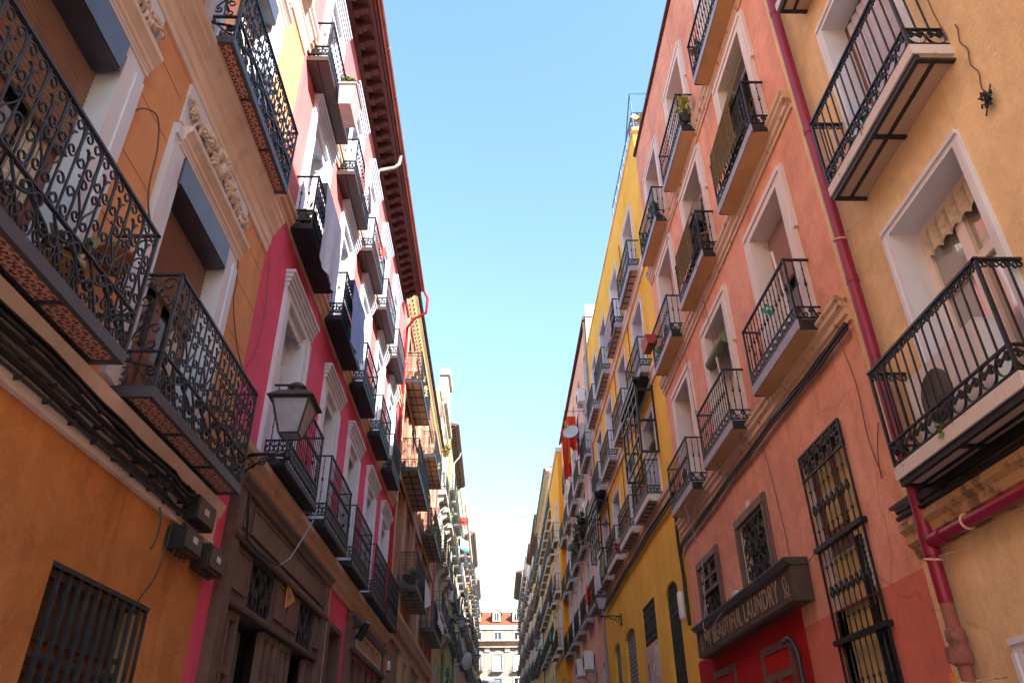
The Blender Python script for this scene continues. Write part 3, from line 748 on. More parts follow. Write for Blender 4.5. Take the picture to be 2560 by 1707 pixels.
for (a, b), z0, zt in ((oA, 4.47, 6.98), (oB, 4.47, 6.98), ((2.7, 4.2), 8.62, 11.1), ((5.58, 7.0), 8.62, 11.1), ((2.6, 4.1), 12.75, 15.1), ((5.5, 6.9), 12.75, 15.1)):
    if z0 > 12: continue
    w = window(ho, FL, a, b, z0, zt, .30, 'brownwood', 'glass', .09, (1, 2), shut=.46 if z0 < 8 else .12, shutmat='shutter', curt='beigecurtain')
    surround(w, FL, a, b, z0, zt, .30, .05, 'white')
    mb = MB(); mb.box(a-.02, b-.06, -.24, .075, zt-.25, zt+.10); mb.box(a+.0, b-.08, -.22, .085, zt-.24, zt-.23)
    part(mb, 'shutter_box', M['metalbox'], w, FL)
    mb = MB()                                                  # stepped head, panel and its relief
    z = zt+.12; mb.extr([(.0, z), (.06, z), (.065, z+.06), (.09, z+.09), (.09, z+.13), (.12, z+.17), (.15, z+.20), (.155, z+.25), (.0, z+.27)], a-.18, b+.32)
    part(mb, 'window_head', M['stonetrim'], w, FL)
    mb = MB(); mb.box(a-.22, b+.34, .0, .03, zt+.41, zt+.95); part(mb, 'frieze_panel', M['white'], w, FL)
    uc = (a+b)/2+.05
    r = inst(('relief', b-a), lambda: relief(b-a+.5, .62), 'relief', M['plasterwork'], w, FL, (uc, .03, zt+.68))
    r['label'] = 'cream stucco relief of a head between acanthus leaves'
for z in (7.95, 12.05):
    cornice(ho, FL, -6, 8.40, [(0, z), (.03, z+.01), (.03, z+.10), (.05, z+.13), (.055, z+.27), (.085, z+.31), (.09, z+.35), (.12, z+.40), (.15, z+.43), (.155, z+.47), (.19, z+.51), (.20, z+.56), (0, z+.58)], 'stonetrim')
for u0, u1, zb, h in ((2.55, 5.08, 4.37, 1.13), (5.62, 8.10, 4.37, 1.14), (5.38, 7.81, 8.50, 1.03), (2.36, 4.85, 8.50, 1.03), (5.25, 7.65, 12.62, 1.03), (-.6, 1.9, 4.37, 1.13)):
    balcony(ho, FL, u0, u1, .37, zb, .10, h, 'scroll', 'tile', [M['rusty'], M['tiles'], M['iron2']], M['iron2'])
cornice(ho, FL, -6, 8.40, [(.003, 3.84), (.06, 3.84), (.07, 3.90), (.05, 3.95), (.05, 4.18), (.09, 4.22), (.11, 4.28), (.13, 4.345), (.003, 4.345)], 'stonetrim', 'ledge')
for z in (4.95, 5.63, 6.31, 6.99, 7.6):
    for a, b in ((4.70, 5.36), (7.48, 8.40)): mb = MB(); mb.box(a, b, -.004, .0025, z, z+.006); part(mb, 'joint', M['brownwire'], ho, FL)
mb = bars_grille(1.75, 1.63, 11, (), .030); gr = part(mb, 'window_grille', M['iron2'], ho, FL, None)
gr.location = FL.world((6.435, -.02, 1.35))-WL[ho.name]
mb = MB()
mb.box(5.57, 7.30, -.20, -.17, 2.55, 2.97, 0); mb.box(5.57, 7.30, -.19, -.12, 2.52, 2.56, 0); mb.tube([(5.57, -.13, 2.40), (7.30, -.13, 2.40)], .05, 8, 0)
for i in range(4): mb.box(5.57, 7.30, -.17, -.15, 2.20+.03*i, 2.225+.03*i, 0)
mb.box(5.57, 5.63, -.21, -.08, 1.4, 2.55, 0); mb.box(7.17, 7.29, -.21, -.08, 1.36, 2.95, 1)
for i in range(2):
    for j in range(4): mb.box(6.2+.16*i, 6.29+.16*i, -.215, -.20, 1.5+.15*j, 1.6+.15*j, 2 if i == 0 else 3)
part(mb, 'window', [M['signboard'], M['cardboard'], M['yellowpot'], M['paper']], ho, FL)  # dark joinery colour stands in for the shade behind the bars
tag(part(cable_run([(1.0, .10, 4.08), (4.5, .10, 4.08), (6.8, .10, 4.06), (7.35, .10, 4.05)], 9, .13, .020, seed=4), 'cable_bundle', M['cable'], None, FL), 'thick bundle of black cables clipped along the white ledge of the orange house', 'cables', 'cable bundles')
mb = MB()
for z, d in ((4.02, .11), (4.16, .13), (3.90, .11)): mb.tube([(1, d, z), (7.5, d, z)], .014, 6)
for k in range(12):
    for z, d in ((4.02, .11), (4.16, .13), (3.90, .11)): u = 3.3+.36*k; mb.box(u, u+.016, .05, d+.018, z-.018, z+.018)
tag(part(mb, 'conduit', M['iron2'], None, FL), 'grey conduits and their clips below the orange house balconies', 'cables')
for (u, z, w, h, fins), lab in zip(((7.42, 3.90, .52, .25, 0), (7.27, 3.57, .46, .22, 0), (8.0, 3.56, .48, .24, 1)), ('dark cable splice box highest of three, up under the tiled balcony end', 'dark cable splice box with cut red cable hanging beside it on orange wall', 'ribbed dark junction box lowest by the raspberry strip')):
    mb = MB(); mb.box(u, u+w, .02, .20, z, z+h, 2); mb.box(u+.02, u+w-.02, .20, .215, z+.02, z+h-.02); mb.box(u+.18, u+.30, .215, .219, z+.10, z+.16, 1)
    if fins:
        for k in range(9): mb.box(u-.015, u+w+.015, .025+.02*k, .033+.02*k, z-.015, z+h+.015)
    for k in range(4): mb.tube([(u+.08+.1*k, .1, z), (u+.08+.11*k, .09, z-.04), (u+.05+.12*k, .06, z-.03)], .008, 5)
    b = part(mb, 'junction_box', [M['signboard'], M['plaque'], M['iron']], None, FL); tag(b, lab, 'junction box', 'cable boxes on the orange wall')
def wire(fr, pts, r, mat, lab, name='wire'):
    mb = MB(); mb.tube(pts, r, 5); return tag(part(mb, name, M[mat], None, fr), lab, 'wire')
def smooth(pts, k=4):
    """rounded path through pts"""
    P_ = [Vector(p) for p in pts]; out = []
    for i in range(len(P_)-1):
        a, b, c, d = P_[max(i-1, 0)], P_[i], P_[i+1], P_[min(i+2, len(P_)-1)]
        for q in range(k):
            t = q/k; out.append(tuple(.5*((2*b)+(c-a)*t+(2*a-5*b+4*c-d)*t*t+(3*b-a-3*c+d)*t**3)))
    return out+[tuple(P_[-1])]
wire(FL, smooth([(4.66, .03, 6.62), (4.78, .06, 6.82), (4.95, .10, 6.88), (5.12, .08, 6.66), (5.22, .05, 6.3), (5.38, .05, 6.05), (5.6, .06, 6.0)]), .009, 'brownwire', 'brown wire arching over the orange wall between the two shuttered windows')
wire(FL, smooth([(7.42, .07, 7.1), (7.58, .04, 6.85), (7.62, .04, 6.6), (8.0, .03, 6.25), (8.36, .03, 6.08)]), .008, 'brownwire', 'brown wire sagging across the orange wall to a hook by the raspberry house')
wire(FL, smooth([(8.37, .03, 6.08), (8.6, .05, 6.5), (8.66, .05, 7.2), (8.45, .05, 7.9)]), .006, 'brownwire', 'thin wire looping up the edge of the raspberry house from the hook')
mb = MB(); mb.lathe((8.36, .03, 6.03), [(.0, 0), (.035, .01), (.035, .05), (.0, .06)], 8); tag(part(mb, 'wire_hook', M['brownwire'], None, FL), 'small round wire hook where orange and raspberry walls meet', 'hook')
wire(FL, smooth([(6.9, .06, 3.85), (6.92, .09, 3.7), (6.93, .08, 3.55), (6.93, .05, 3.46)]), .009, 'cable', 'cut black cable stub hanging from the orange house cable bundle', 'loose_cable')
wire(FL, smooth([(7.12, .12, 3.75), (7.08, .10, 3.3), (6.95, .06, 3.05), (6.86, .05, 2.9)]), .007, 'cable', 'thin black cable dangling below the splice boxes to the barred window', 'loose_cable')
def pot(mb, c, r, h, m=0): mb.lathe(c, [(r*.72, 0), (r, h*.82), (r*1.1, h*.83), (r*1.1, h), (r*.9, h), (r*.85, h*.8)], 12, m)
t = thing('flower_pot', FL.world((4.86, .17, 5.10)), 'round terracotta bowl with green wrapping hung on the orange house railing', 'flower pot', 'pots on the balconies')
mb = MB(); pot(mb, (4.86, .17, 5.10), .13, .16); part(mb, 'pot', M['terracotta'], t, FL); mb = MB(); pot(mb, (4.86, .17, 5.2), .10, .10); part(mb, 'wrapping', M['greencloth'], t, FL)
t = thing('flower_pot', FL.world((4.25, .2, 4.48)), 'ochre glazed pot on the nearest tiled balcony floor', 'flower pot', 'pots on the balconies')
mb = MB(); pot(mb, (4.25, .2, 4.47), .15, .26); part(mb, 'pot', M['yellowpot'], t, FL); mb = MB(); mb.leafs((4.25, .2, 4.8), (.12, .12, .12), 40, .12); part(mb, 'plant', M['greyleaf'], t, FL)

# ---------------------------------------------------------------- raspberry house
hp = house('raspberry pink house with white stepped window hoods, dark balconies and red brown eaves', FL, 15)
pw = {1: [(9.32, 11.2), (12.29, 14.01), (14.89, 16.62), (17.53, 19.32), (20.22, 22.06)], 2: [(9.18, 10.89), (11.96, 13.69), (14.58, 16.24), (17.2, 18.95), (19.75, 21.5)], 3: [(8.92, 10.52), (11.55, 13.18), (14.0, 15.6), (16.5, 18.1), (19.0, 20.6)]}
pb = {1: [(9.6, 11.56), (12.3, 14.35), (15.0, 17.2), (17.9, 19.95), (20.4, 22.7)], 2: [(9.09, 10.87), (11.72, 13.7), (14.38, 16.06), (17.0, 18.72), (19.45, 21.10)], 3: [(8.53, 10.47), (11.28, 13.05), (13.78, 15.58), (16.26, 18.03), (18.81, 20.47)]}
plev = {1: (5.28, .12, 1.12, 8.0), 2: (8.93, .12, .97, 11.74), 3: (12.08, .12, .88, 14.82)}
pholes = [(a+.37, b-.37, plev[k][0]+plev[k][1], plev[k][3], .34) for k in pw for a, b in pw[k]]
wall(hp, FL, 8.421, 22.9, 4.9, 8.95, [h for h in pholes if h[2] < 8], [M['pink'], M['white']])
wall(hp, FL, 8.421, 22.9, 8.951, 16.2, [h for h in pholes if h[2] > 8], [M['pinkup'], M['white']])['label'] = 'paler pink upper wall'
wall(hp, FL, 8.421, 22.9, -.3, 4.899, [(8.95, 14.3, 0, 3.45, .3), (15.05, 16.25, 0, 4.17, .45), (17.3, 22.2, 0, 4.0, .3)], [M['pink'], M['darkwood']])
for k in pw:
    zb, t, h, zt = plev[k]
    for i, (a, b) in enumerate(pw[k]):
        w = window(hp, FL, a+.37, b-.37, zb+t, zt, .34, 'white', 'paleglass' if (i+k) % 2 else 'glass', .06, (1, 4), curt='whitecloth' if (i+k) % 3 else None)
        surround(w, FL, a+.37, b-.37, zb+t, zt, .27, .045, 'white', hood='steps', valance=True)
    for i, (a, b) in enumerate(pb[k]):
        balcony(hp, FL, a, b, .37, zb, t, h, 'cast', 'wood' if k == 3 else 'dark', [M['brownslab'] if k == 3 else M['iron'], M['brownslab'] if k == 3 else M['darkslab'], M['iron']])
cornice(hp, FL, 8.421, 22.88, [(0, 4.86), (.05, 4.86), (.05, 4.94), (.10, 5.0), (.13, 5.10), (.20, 5.16), (.20, 5.25), (0, 5.27)], 'tan')
cornice(hp, FL, 8.421, 22.88, [(0, 8.90), (.04, 8.90), (.05, 8.98), (.09, 9.02), (.09, 9.10), (.13, 9.13), (.13, 9.2), (0, 9.21)], 'tan')
cornice(hp, FL, 8.421, 22.88, [(0, 12.28), (.04, 12.28), (.05, 12.36), (.09, 12.40), (.09, 12.48), (.12, 12.5), (.12, 12.56), (0, 12.57)], 'tan')
eaves(hp, FL, 8.2, 21.6, .58, 16.15, 'eave', .40)
gutter(hp, FL, 8.2, 21.4, .665, 16.22, .075, 'copper')
tiled_roof(hp, FL, 8.2, 21.6, .56, -6, 16.24, 18.4)
downpipe(hp, FL, 14.9, .06, 15.2, 15.55, .045, 'whitepipe', [(14.9, .08, 15.62), (14.9, .5, 15.72), (14.9, .60, 15.85), (14.9, .63, 16.15)])
downpipe(hp, FL, 22.55, .07, 1, 15.0, .05, 'redpipe', [(22.3, .1, 15.25), (21.9, .35, 15.35), (21.6, .80, 15.42), (21.5, .84, 15.95), (21.4, .72, 16.18)])
# wooden shop front of the raspberry house
sf = MB()
sf.box(8.80, 9.04, .001, .13, 0, 4.83); sf.box(14.10, 14.40, .001, .13, 0, 4.83)
sf.box(9.041, 14.099, .001, .10, 4.20, 4.80)
sf.extr([(.101, 4.72), (.15, 4.74), (.16, 4.80), (.20, 4.85), (.20, 4.90), (.001, 4.90)], 8.78, 14.42)
sf.extr([(.101, 4.14), (.145, 4.14), (.165, 4.18), (.165, 4.22), (.12, 4.26), (.101, 4.26)], 8.81, 14.39)
for a, b in ((9.041, 9.83), (10.98, 12.50), (13.66, 14.099)): sf.box(a, b, .001, .08, 3.50, 4.199)
sf.box(9.83, 10.98, .001, .07, 4.12, 4.199); sf.box(12.50, 13.66, .001, .07, 4.12, 4.199)
sf.extr([(.02, 3.43), (.10, 3.43), (.115, 3.46), (.115, 3.50), (.02, 3.50)], 9.041, 14.099)
sfo = part(sf, 'shopfront', M['darkwood'], hp, FL)
mb = MB()
for a, b, z0, z1, d in ((9.10, 9.72, 3.60, 4.08, .08), (11.05, 11.62, 3.60, 4.08, .08), (11.74, 12.42, 3.60, 4.08, .08), (13.72, 14.05, 3.60, 4.08, .08), (9.45, 13.75, 4.32, 4.68, .10), (9.10, 9.35, 4.32, 4.68, .10), (13.85, 14.06, 4.32, 4.68, .10)):
    mb.box(a+.03, b-.03, d, d+.014, z0+.03, z1-.03, 0)
    for q in ((a, a+.03, z0, z1), (b-.03, b, z0, z1), (a+.031, b-.031, z0, z0+.03), (a+.031, b-.031, z1-.03, z1)): mb.box(q[0], q[1], d, d+.028, q[2], q[3], 1)
part(mb, 'panelling', [M['darkwood2'], M['darkwood']], sfo, FL)
def flowergrille(w, h):
    mb = MB(); rnd = random.Random(5); Mf = lambda s, z, o: (s-w/2, o, z)
    for k in range(6):
        s = w*(k+.5)/6; lean = rnd.uniform(-.12, .12); pts = [(s+lean*t*t+.02*math.sin(6*t+k), h*.95*t) for t in [i/8 for i in range(9)]]; mb.flat(pts, Mf, .014, .014)
        for q in range(3):
            z = h*(.2+.27*q)+rnd.uniform(-.04, .04); sg = 1 if (k+q) % 2 else -1; x = s+lean*(z/h)**2
            mb.plate([(x-w/2, z), (x-w/2+sg*.035, z+.10), (x-w/2+sg*.10, z+.17), (x-w/2+sg*.06, z+.06)], -.008, .008)
            mb.flat(fit(SCs, x, x+sg*.09, z+.02, z+.13), Mf, .008, .012)
    for k in range(3):
        c = (w*(.2+.3*k), h*(.45+.12*(k % 2)))
        mb.flat(ring(c[0], c[1], .05, .05, 10), Mf, .010, .02)
        for q in range(7): a = q*.9; mb.flat([c, (c[0]+.09*math.cos(a), c[1]+.09*math.sin(a))], Mf, .022, .010)
    return mb
for a in (9.83, 12.50):
    mb = MB(); mb.box(a+.001, a+1.15, -.02, .004, 3.52, 4.12); part(mb, 'fanlight_glass', M['dark'], sfo, FL)
    inst(('fg',), lambda: flowergrille(1.14, .58), 'fanlight_grille', M['iron2'], sfo, FL, (a+.575, .05, 3.53))
for a, b in ((9.06, 9.80), (10.93, 11.72), (11.83, 12.52), (13.55, 14.08)):
    mb = MB(); w = b-a; f = .075
    mb.box(a, a+f, -.06, .035, .0, 3.40); mb.box(b-f, b, -.06, .035, 0, 3.40); mb.box(a+w/2-f/2, a+w/2+f/2, -.06, .03, 0, 3.40)
    for z in (0, .95, 1.9, 2.72, 3.32):
        mb.box(a+f, a+w/2-f/2, -.055, .028, z, z+.09); mb.box(a+w/2+f/2, b-f, -.055, .028, z, z+.09)
    mb.box(a+f, b-f, -.055, -.03, .001, 3.399); part(mb, 'folding_door', M['darkwood2'], sfo, FL)
for a, b in ((9.80, 10.93), (12.52, 13.55)):
    mb = MB(); mb.box(a+.001, b-.001, -.20, -.17, 0, 3.41); part(mb, 'shop_window', M['glass'], sfo, FL)
mb = MB(); mb.box(15.0, 15.1, .001, .06, 0, 4.17); mb.box(16.2, 16.3, .001, .06, 0, 4.17); mb.box(15.0, 16.3, .001, .07, 4.171, 4.26); d_ = part(mb, 'door_frame', M['darkwood'], hp, FL)
mb = MB(); mb.box(15.1, 16.2, -.40, -.34, 0, 4.16); part(mb, 'door', M['red'], d_, FL)
mb = MB()
mb.box(16.95, 17.2, .001, .12, 0, 4.70); mb.box(22.2, 22.5, .001, .12, 0, 4.70); mb.box(17.2, 22.2, .001, .07, 4.10, 4.68)
mb.extr([(.071, 4.64), (.12, 4.66), (.18, 4.74), (.18, 4.80), (.001, 4.80)], 16.9, 22.55); mb.extr([(.071, 4.05), (.15, 4.05), (.18, 4.12), (.12, 4.18), (.071, 4.18)], 16.92, 22.53)
s2 = part(mb, 'shopfront', M['darkwood'], hp, FL)
mb = MB(); rnd = random.Random(2); mb.box(17.9, 22.0, .071, .085, 4.22, 4.62, 0)
u = 18.2
while u < 21.6:
    w = rnd.uniform(.05, .13); mb.box(u, u+w, .085, .092, 4.28, 4.56, 1)
    if rnd.random() < .6: mb.box(u+w, u+w+.12, .085, .091, 4.5, 4.56, 1)
    u += w+rnd.uniform(.16, .3)
fb = part(mb, 'fascia_board', [M['stone'], M['signboard']], s2, FL); fb['label'] = 'tan fascia board with worn, unreadable dark painted strokes'
mb = MB()
for k in range(5): mb.box(17.3+k, 17.9+k, -.1, .02, 0, 3.98)
part(mb, 'folding_door', M['darkwood2'], s2, FL)
t = thing('spotlight', FL.world((17.3, .2, 4.45)), 'small black spotlight on the second shop sign', 'spotlight')
mb = MB(); mb.tube([(17.2, .1, 4.5), (17.2, .35, 4.55)], .02, 6); part(mb, 'arm', M['iron'], t, FL)
mb = MB(); mb.tube([(17.25, .42, 4.62), (17.35, .22, 4.30)], [.06, .10], 10); part(mb, 'lamp_head', M['iron'], t, FL)
mb = MB()                                                       # arrow shaped enamel sign
def chev(u, z, s, m, d0, d1): mb.plate([(u, z-s), (u+s*2.5, z), (u, z+s)], d0, d1, m)
chev(11.50, 4.02, .20, 0, .11, .125); chev(11.50, 4.02, .145, 1, .1251, .130); chev(11.50, 4.02, .10, 2, .1301, .135)
tag(part(mb, 'arrow_sign', [M['emorange'], M['emgreen'], M['emred']], None, FL), 'orange, green and red triangular arrow sign on the dark wooden shop front', 'sign')
mb = MB(); mb.tube([(14.47, .10, .2), (14.47, .10, 4.78)], .035, 8)
for z in (1.5, 3.1, 4.4): mb.tube([(14.47, .10, z), (14.47, .10, z+.04)], .042, 8)
part(mb, 'drainpipe', M['whitepipe'], hp, FL)
tag(part(cable_run([(8.5, .32, 4.55), (8.9, .25, 4.1), (9.7, .22, 4.12), (10.4, .24, 4.15)], 2, .02, .016, sag=.02), 'cable', M['cable'], None, FL), 'black cable drooping across the dark shop fascia', 'cable')
tag(part(cable_run([(10.4, .24, 4.15), (10.8, .28, 4.35), (11.5, .36, 5.1), (11.6, .37, 5.32)], 2, .02, .010, sag=.02), 'cable', M['greycable'], None, FL), 'grey cable rising from the shop fascia to the first dark balcony', 'cable')
# laundry sheets over the second floor railings
def sheet(u0, u1, d, zt, zb, folds, seed, top_in=.25):
    rnd = random.Random(seed); ph = [rnd.uniform(0, 6) for _ in range(4)]
    def fn(i, j):
        u = u0+(u1-u0)*i; z = zt+(zb(i)-zt)*j
        dd = d+.03*min(1, j*2)*(1+math.sin(folds*i*6.28+ph[0]))+.012*min(1, j*2)*(1+math.sin(folds*2.3*i*6.28+ph[1]))+.03*j*math.sin(2.1*j+ph[2])
        return (u+.03*math.sin(5*j+ph[3]), dd, z)
    mb = MB(); mb.grid(fn, 40, 24); return mb
for (u0, u1, zt, z0, z1, mat), lab in zip(((9.25, 10.5, 10.0, 8.62, 8.74, 'bluesheet'), (11.95, 13.25, 9.98, 8.62, 8.80, 'bluesheet2')), ('pale blue bed sheet over the railing nearest the orange house', 'darker blue bed sheet hung over the second railing of the raspberry house')):
    mb = sheet(u0, u1, .47, zt, lambda i: z0+(z1-z0)*i-.06*math.sin(3*i), 1.6, int(u0*10))
    mb.grid(lambda i, j: (u0+(u1-u0)*i, .47-.15*j, zt+.025-.03*j+.012*math.sin(pi*j)), 20, 4); mb.grid(lambda i, j: (u0+(u1-u0)*i, .32-.02*j, zt-.03-.35*j), 20, 4)
    tag(part(mb, 'bed_sheet', M[mat], None, FL), lab, 'laundry', 'laundry hung over the railings')
for u, z, m, s, lab in ((9.35, 9.1, 'leafy', .14, 'yellow green plant behind the railing with the pale sheet'), (20.0, 9.06, 'leafy', .12, 'yellow leaved plant on the last low raspberry balcony')):
    mb = MB(); mb.leafs((u, .2, z+.25), (.14, .12, .22), 60, s); pot(mb, (u, .2, z), .1, .16, 1)
    tag(part(mb, 'potted_plant', [M[m], M['darkpot']], None, FL), lab, 'plant', 'plants on the balconies')
mb = MB(); mb.grid(lambda i, j: (9.0+1.2*i, .30, 9.2+.72*j), 2, 2)
t = thing('planter', FL.world((9.4, .58, 11.8)), 'pinkish window box with clipped green bush on the top raspberry railing', 'planter')
mb = MB(); mb.extr([(.47, 11.72), (.68, 11.72), (.73, 12.2), (.44, 12.2)], 9.12, 9.68); mb.box(9.10, 9.70, .42, .75, 12.201, 12.25); part(mb, 'trough', M['greypot'], t, FL)
mb = MB(); mb.leafs((9.25, .58, 12.33), (.17, .15, .13), 320, .06); part(mb, 'bush', M['leaf'], t, FL)
for (u, w, z, l, mat), lab in zip(((11.9, .22, 13.05, .9, 'whitecloth'), (12.5, .25, 13.0, .85, 'greycloth'), (14.5, .25, 13.0, .5, 'redcloth')), ('white cloth on the top raspberry railing beside a grey garment', 'grey garment drying on the top raspberry railing', 'red garment on the third top raspberry railing')):
    mb = sheet(u, u+w, .41, z, lambda i: z-l+.1*i, 1.4, int(u*7)); tag(part(mb, 'garment', M[mat], None, FL), lab, 'laundry', 'clothes on the top railings')
mb = MB(); mb.box(8.62, 8.82, .001, .03, 3.9, 4.35, 0)

# ---------------------------------------------------------------- brick house
hb = house('red brick house with tan stone strips, long caged balconies and a dotted tile cornice', FL, 30)
bc = [24.2, 27.0, 30.2, 33.2, 36.2]; blev = [(7.02, 10.0), (10.45, 13.1), (13.45, 15.9)]
bholes = [(c-.52, c+.52, zb+.12, zt, .35) for zb, zt in blev for c in bc]
wall(hb, FL, 22.901, 37.9, 6.2, 17.1, bholes, [M['brick'], M['brick']])
wall(hb, FL, 22.901, 37.9, -.3, 6.199, [(23.6, 27.2, 0, 5.45, .4), (28.0, 29.2, 0, 5.2, .3), (30.4, 34.0, 0, 5.4, .4), (35.0, 36.3, 0, 5.2, .3)], [M['stone'], M['stone']])
for zb, zt in blev:
    for c in bc:
        w = window(hb, FL, c-.52, c+.52, zb+.12, zt, .35, 'brownwood', 'glass', .07, (1, 3))
        mb = MB(); poly = [(c-.53, zt+.01)]+[(c-.53*math.cos(pi*k/10), zt-.53+.53*math.sin(pi*k/10)) for k in range(11)]+[(c+.53, zt+.01)]
        mb.plate([(c-.53, zt+.005), (c-.53, zt-.5)]+[(c-.53*math.cos(pi*k/10), zt-.5+.45*math.sin(pi*k/10)) for k in range(1, 6)]+[(c, zt+.005)], -.30, -.001)
        mb.plate([(c+.53, zt+.005), (c, zt+.005)]+[(c+.53*math.cos(pi*k/10), zt-.5+.45*math.sin(pi*k/10)) for k in range(5, 0, -1)]+[(c+.53, zt-.5)], -.30, -.001)
        for k in range(9):
            for sg in (-1, 1): mb.box(*sorted((c+sg*.531, c+sg*(.75 if k % 2 else .62))), .001, .03, zb+.4+k*.24, zb+.64+k*.24)
        part(mb, 'arch', M['brick'], w, FL)
mb = MB()
for u in (22.95, 25.4, 28.4, 31.6, 34.6, 37.5): mb.box(u, u+.36, .001, .07, 6.2, 16.2)
for z in (6.2, 10.2, 13.2): mb.box(22.93, 37.88, .0711, .09, z-.1, z+.16)
part(mb, 'pilaster', M['stone'], hb, FL)
cornice(hb, FL, 22.9, 37.9, [(0, 5.75), (.12, 5.75), (.18, 5.9), (.26, 6.0), (.26, 6.12), (0, 6.18)], 'tan')
cornice(hb, FL, 21.7, 37.9, [(0, 16.1), (.08, 16.1), (.10, 16.4), (.16, 16.5), (.18, 16.85), (.30, 17.0), (.30, 17.12), (0, 17.12)], 'buffc' if 'buffc' in M else 'stone')
mb = MB()
for k in range(54):
    u = 22.2+k*.285; mb.box(u, u+.13, .18, .235, 16.56, 16.80, 0); mb.box(u+.14, u+.27, .165, .19, 16.60, 16.78, 1); mb.box(u+.05, u+.2, .10, .15, 16.2, 16.34, 2)
part(mb, 'tile_frieze', [M['ochre'], M['palegreen'], M['brick']], hb, FL)
gutter(hb, FL, 21.7, 37.9, .36, 17.16, .06, 'iron2')
tiled_roof(hb, FL, 21.7, 37.9, .3, -6, 17.15, 19.0)
for zb, sp in ((7.02, ((25.0, 29.4), (32.9, 37.7))), (10.45, ((23.5, 27.8), (31.0, 35.4))), (13.45, ((22.95, 26.6), (29.8, 33.9)))):
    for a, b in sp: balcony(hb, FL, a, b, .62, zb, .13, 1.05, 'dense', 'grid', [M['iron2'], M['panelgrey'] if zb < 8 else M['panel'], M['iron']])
for a in (23.62, 30.42):
    mb = MB(); slats(mb, a+.02, a+3.5, -.1, 0, 5.44, .12); part(mb, 'roller_door', M['shutter'], hb, FL)
downpipe(hb, FL, 37.75, .08, 3, 16, .05, 'redpipe')
mb = MB(); mb.box(29.72, 29.94, .001, .015, 5.35, 5.72, 0); mb.box(29.70, 29.96, .0005, .010, 5.33, 5.74, 1); np_ = part(mb, 'number_plate', [M['plaque'], M['emred']], hb, FL)
text('2', .28, 29.83, .018, 5.42, 'ink', np_, FL, 'numeral')
for (u, d, z, r, n, mat, potm), lab in zip(((24.3, .4, 13.6, (.9, .2, .45), 500, 'dryleaf', 'terracotta'), (31.5, .4, 13.6, (.7, .2, .3), 260, 'dryleaf', 'terracotta'), (26.0, .4, 7.17, (1.0, .18, .35), 300, 'greyleaf', 'redpot'), (32.0, .4, 10.6, (.35, .18, .28), 140, 'leafy', 'redpot')),
    ('mass of dry golden growth caged in the highest brick balcony', 'dry orange plants in the farther high brick balcony', 'row of dull green pot plants on the lowest brick balcony', 'lime green plant in a red trough on the middle brick balcony')):
    mb = MB(); mb.leafs((u, d, z+r[2]*.7), r, n, .16, 0)
    for k in range(4): pot(mb, (u-r[0]*.8+k*r[0]*.5, d, z), .12, .2, 1)
    for k in range(5): mb.leafs((u+random.uniform(-r[0], r[0]), d, z+r[2]), (.08, .08, .08), 6, .1, 2)
    tag(part(mb, 'potted_plant', [M[mat], M[potm], M['flower']], None, FL), lab, 'plant', 'plants on the balconies')
mb = sheet(27.6, 29.6, .66, 7.95, lambda i: 6.9+.5*i, 3, 5); tag(part(mb, 'banner', M['whitecloth'], None, FL), 'white cloth banner slung from the lowest brick balcony', 'banner')
mb = sheet(33.6, 37.4, .66, 8.1, lambda i: 7.45+.1*i, 4, 9); tag(part(mb, 'banner', M['whitecloth'], None, FL), 'long white banner along the farther low brick balcony', 'banner')
# ================================================================ RIGHT ROW
def cloth(u0, u1, d, zt, zb0, zb1, folds, mat, lab, seed, grp='laundry hung over the railings', fr=FR, nm='garment'):
    mb = sheet(u0, u1, d, zt, lambda i: zb0+(zb1-zb0)*i, folds, seed)
    return tag(part(mb, nm, M[mat], None, fr), lab, 'laundry', grp)
def aircon(fr, u, d, z, lab, w=.78, h=.56, dp=.30, brackets=True):
    t = thing('air_conditioner', fr.world((u, d, z)), lab, 'air conditioner', 'air conditioners on the facades')
    mb = MB(); mb.box(u-w/2, u+w/2, d, d+dp, z, z+h); mb.box(u-w/2-.005, u+w/2+.005, d+.02, d+dp-.02, z+h-.001, z+h+.015)
    part(mb, 'casing', M['acwhite'], t, fr)
    mb = MB(); c = (u+w*.14, z+h/2); R = h*.36
    for k in range(9): mb.flat(ring(c[0], c[1], R*(k+1)/9, R*(k+1)/9, 18), lambda s, zz, o: (s, d+dp+.006+o, zz), .006, .008)
    mb.plate([(c[0]+R*math.cos(2*pi*k/20), c[1]+R*math.sin(2*pi*k/20)) for k in range(20)], d+dp+.0005, d+dp+.003)
    part(mb, 'fan_grille', M['acgrille'], t, fr)
    if brackets:
        mb = MB()
        for s in (-.3, .3): mb.box(u+s*w-.02, u+s*w+.02, .0, d+dp+.03, z-.045, z-.001); mb.box(u+s*w-.02, u+s*w+.02, .0, .03, z-.4, z-.046)
        part(mb, 'bracket', M['acwhite'], t, fr)
    return t
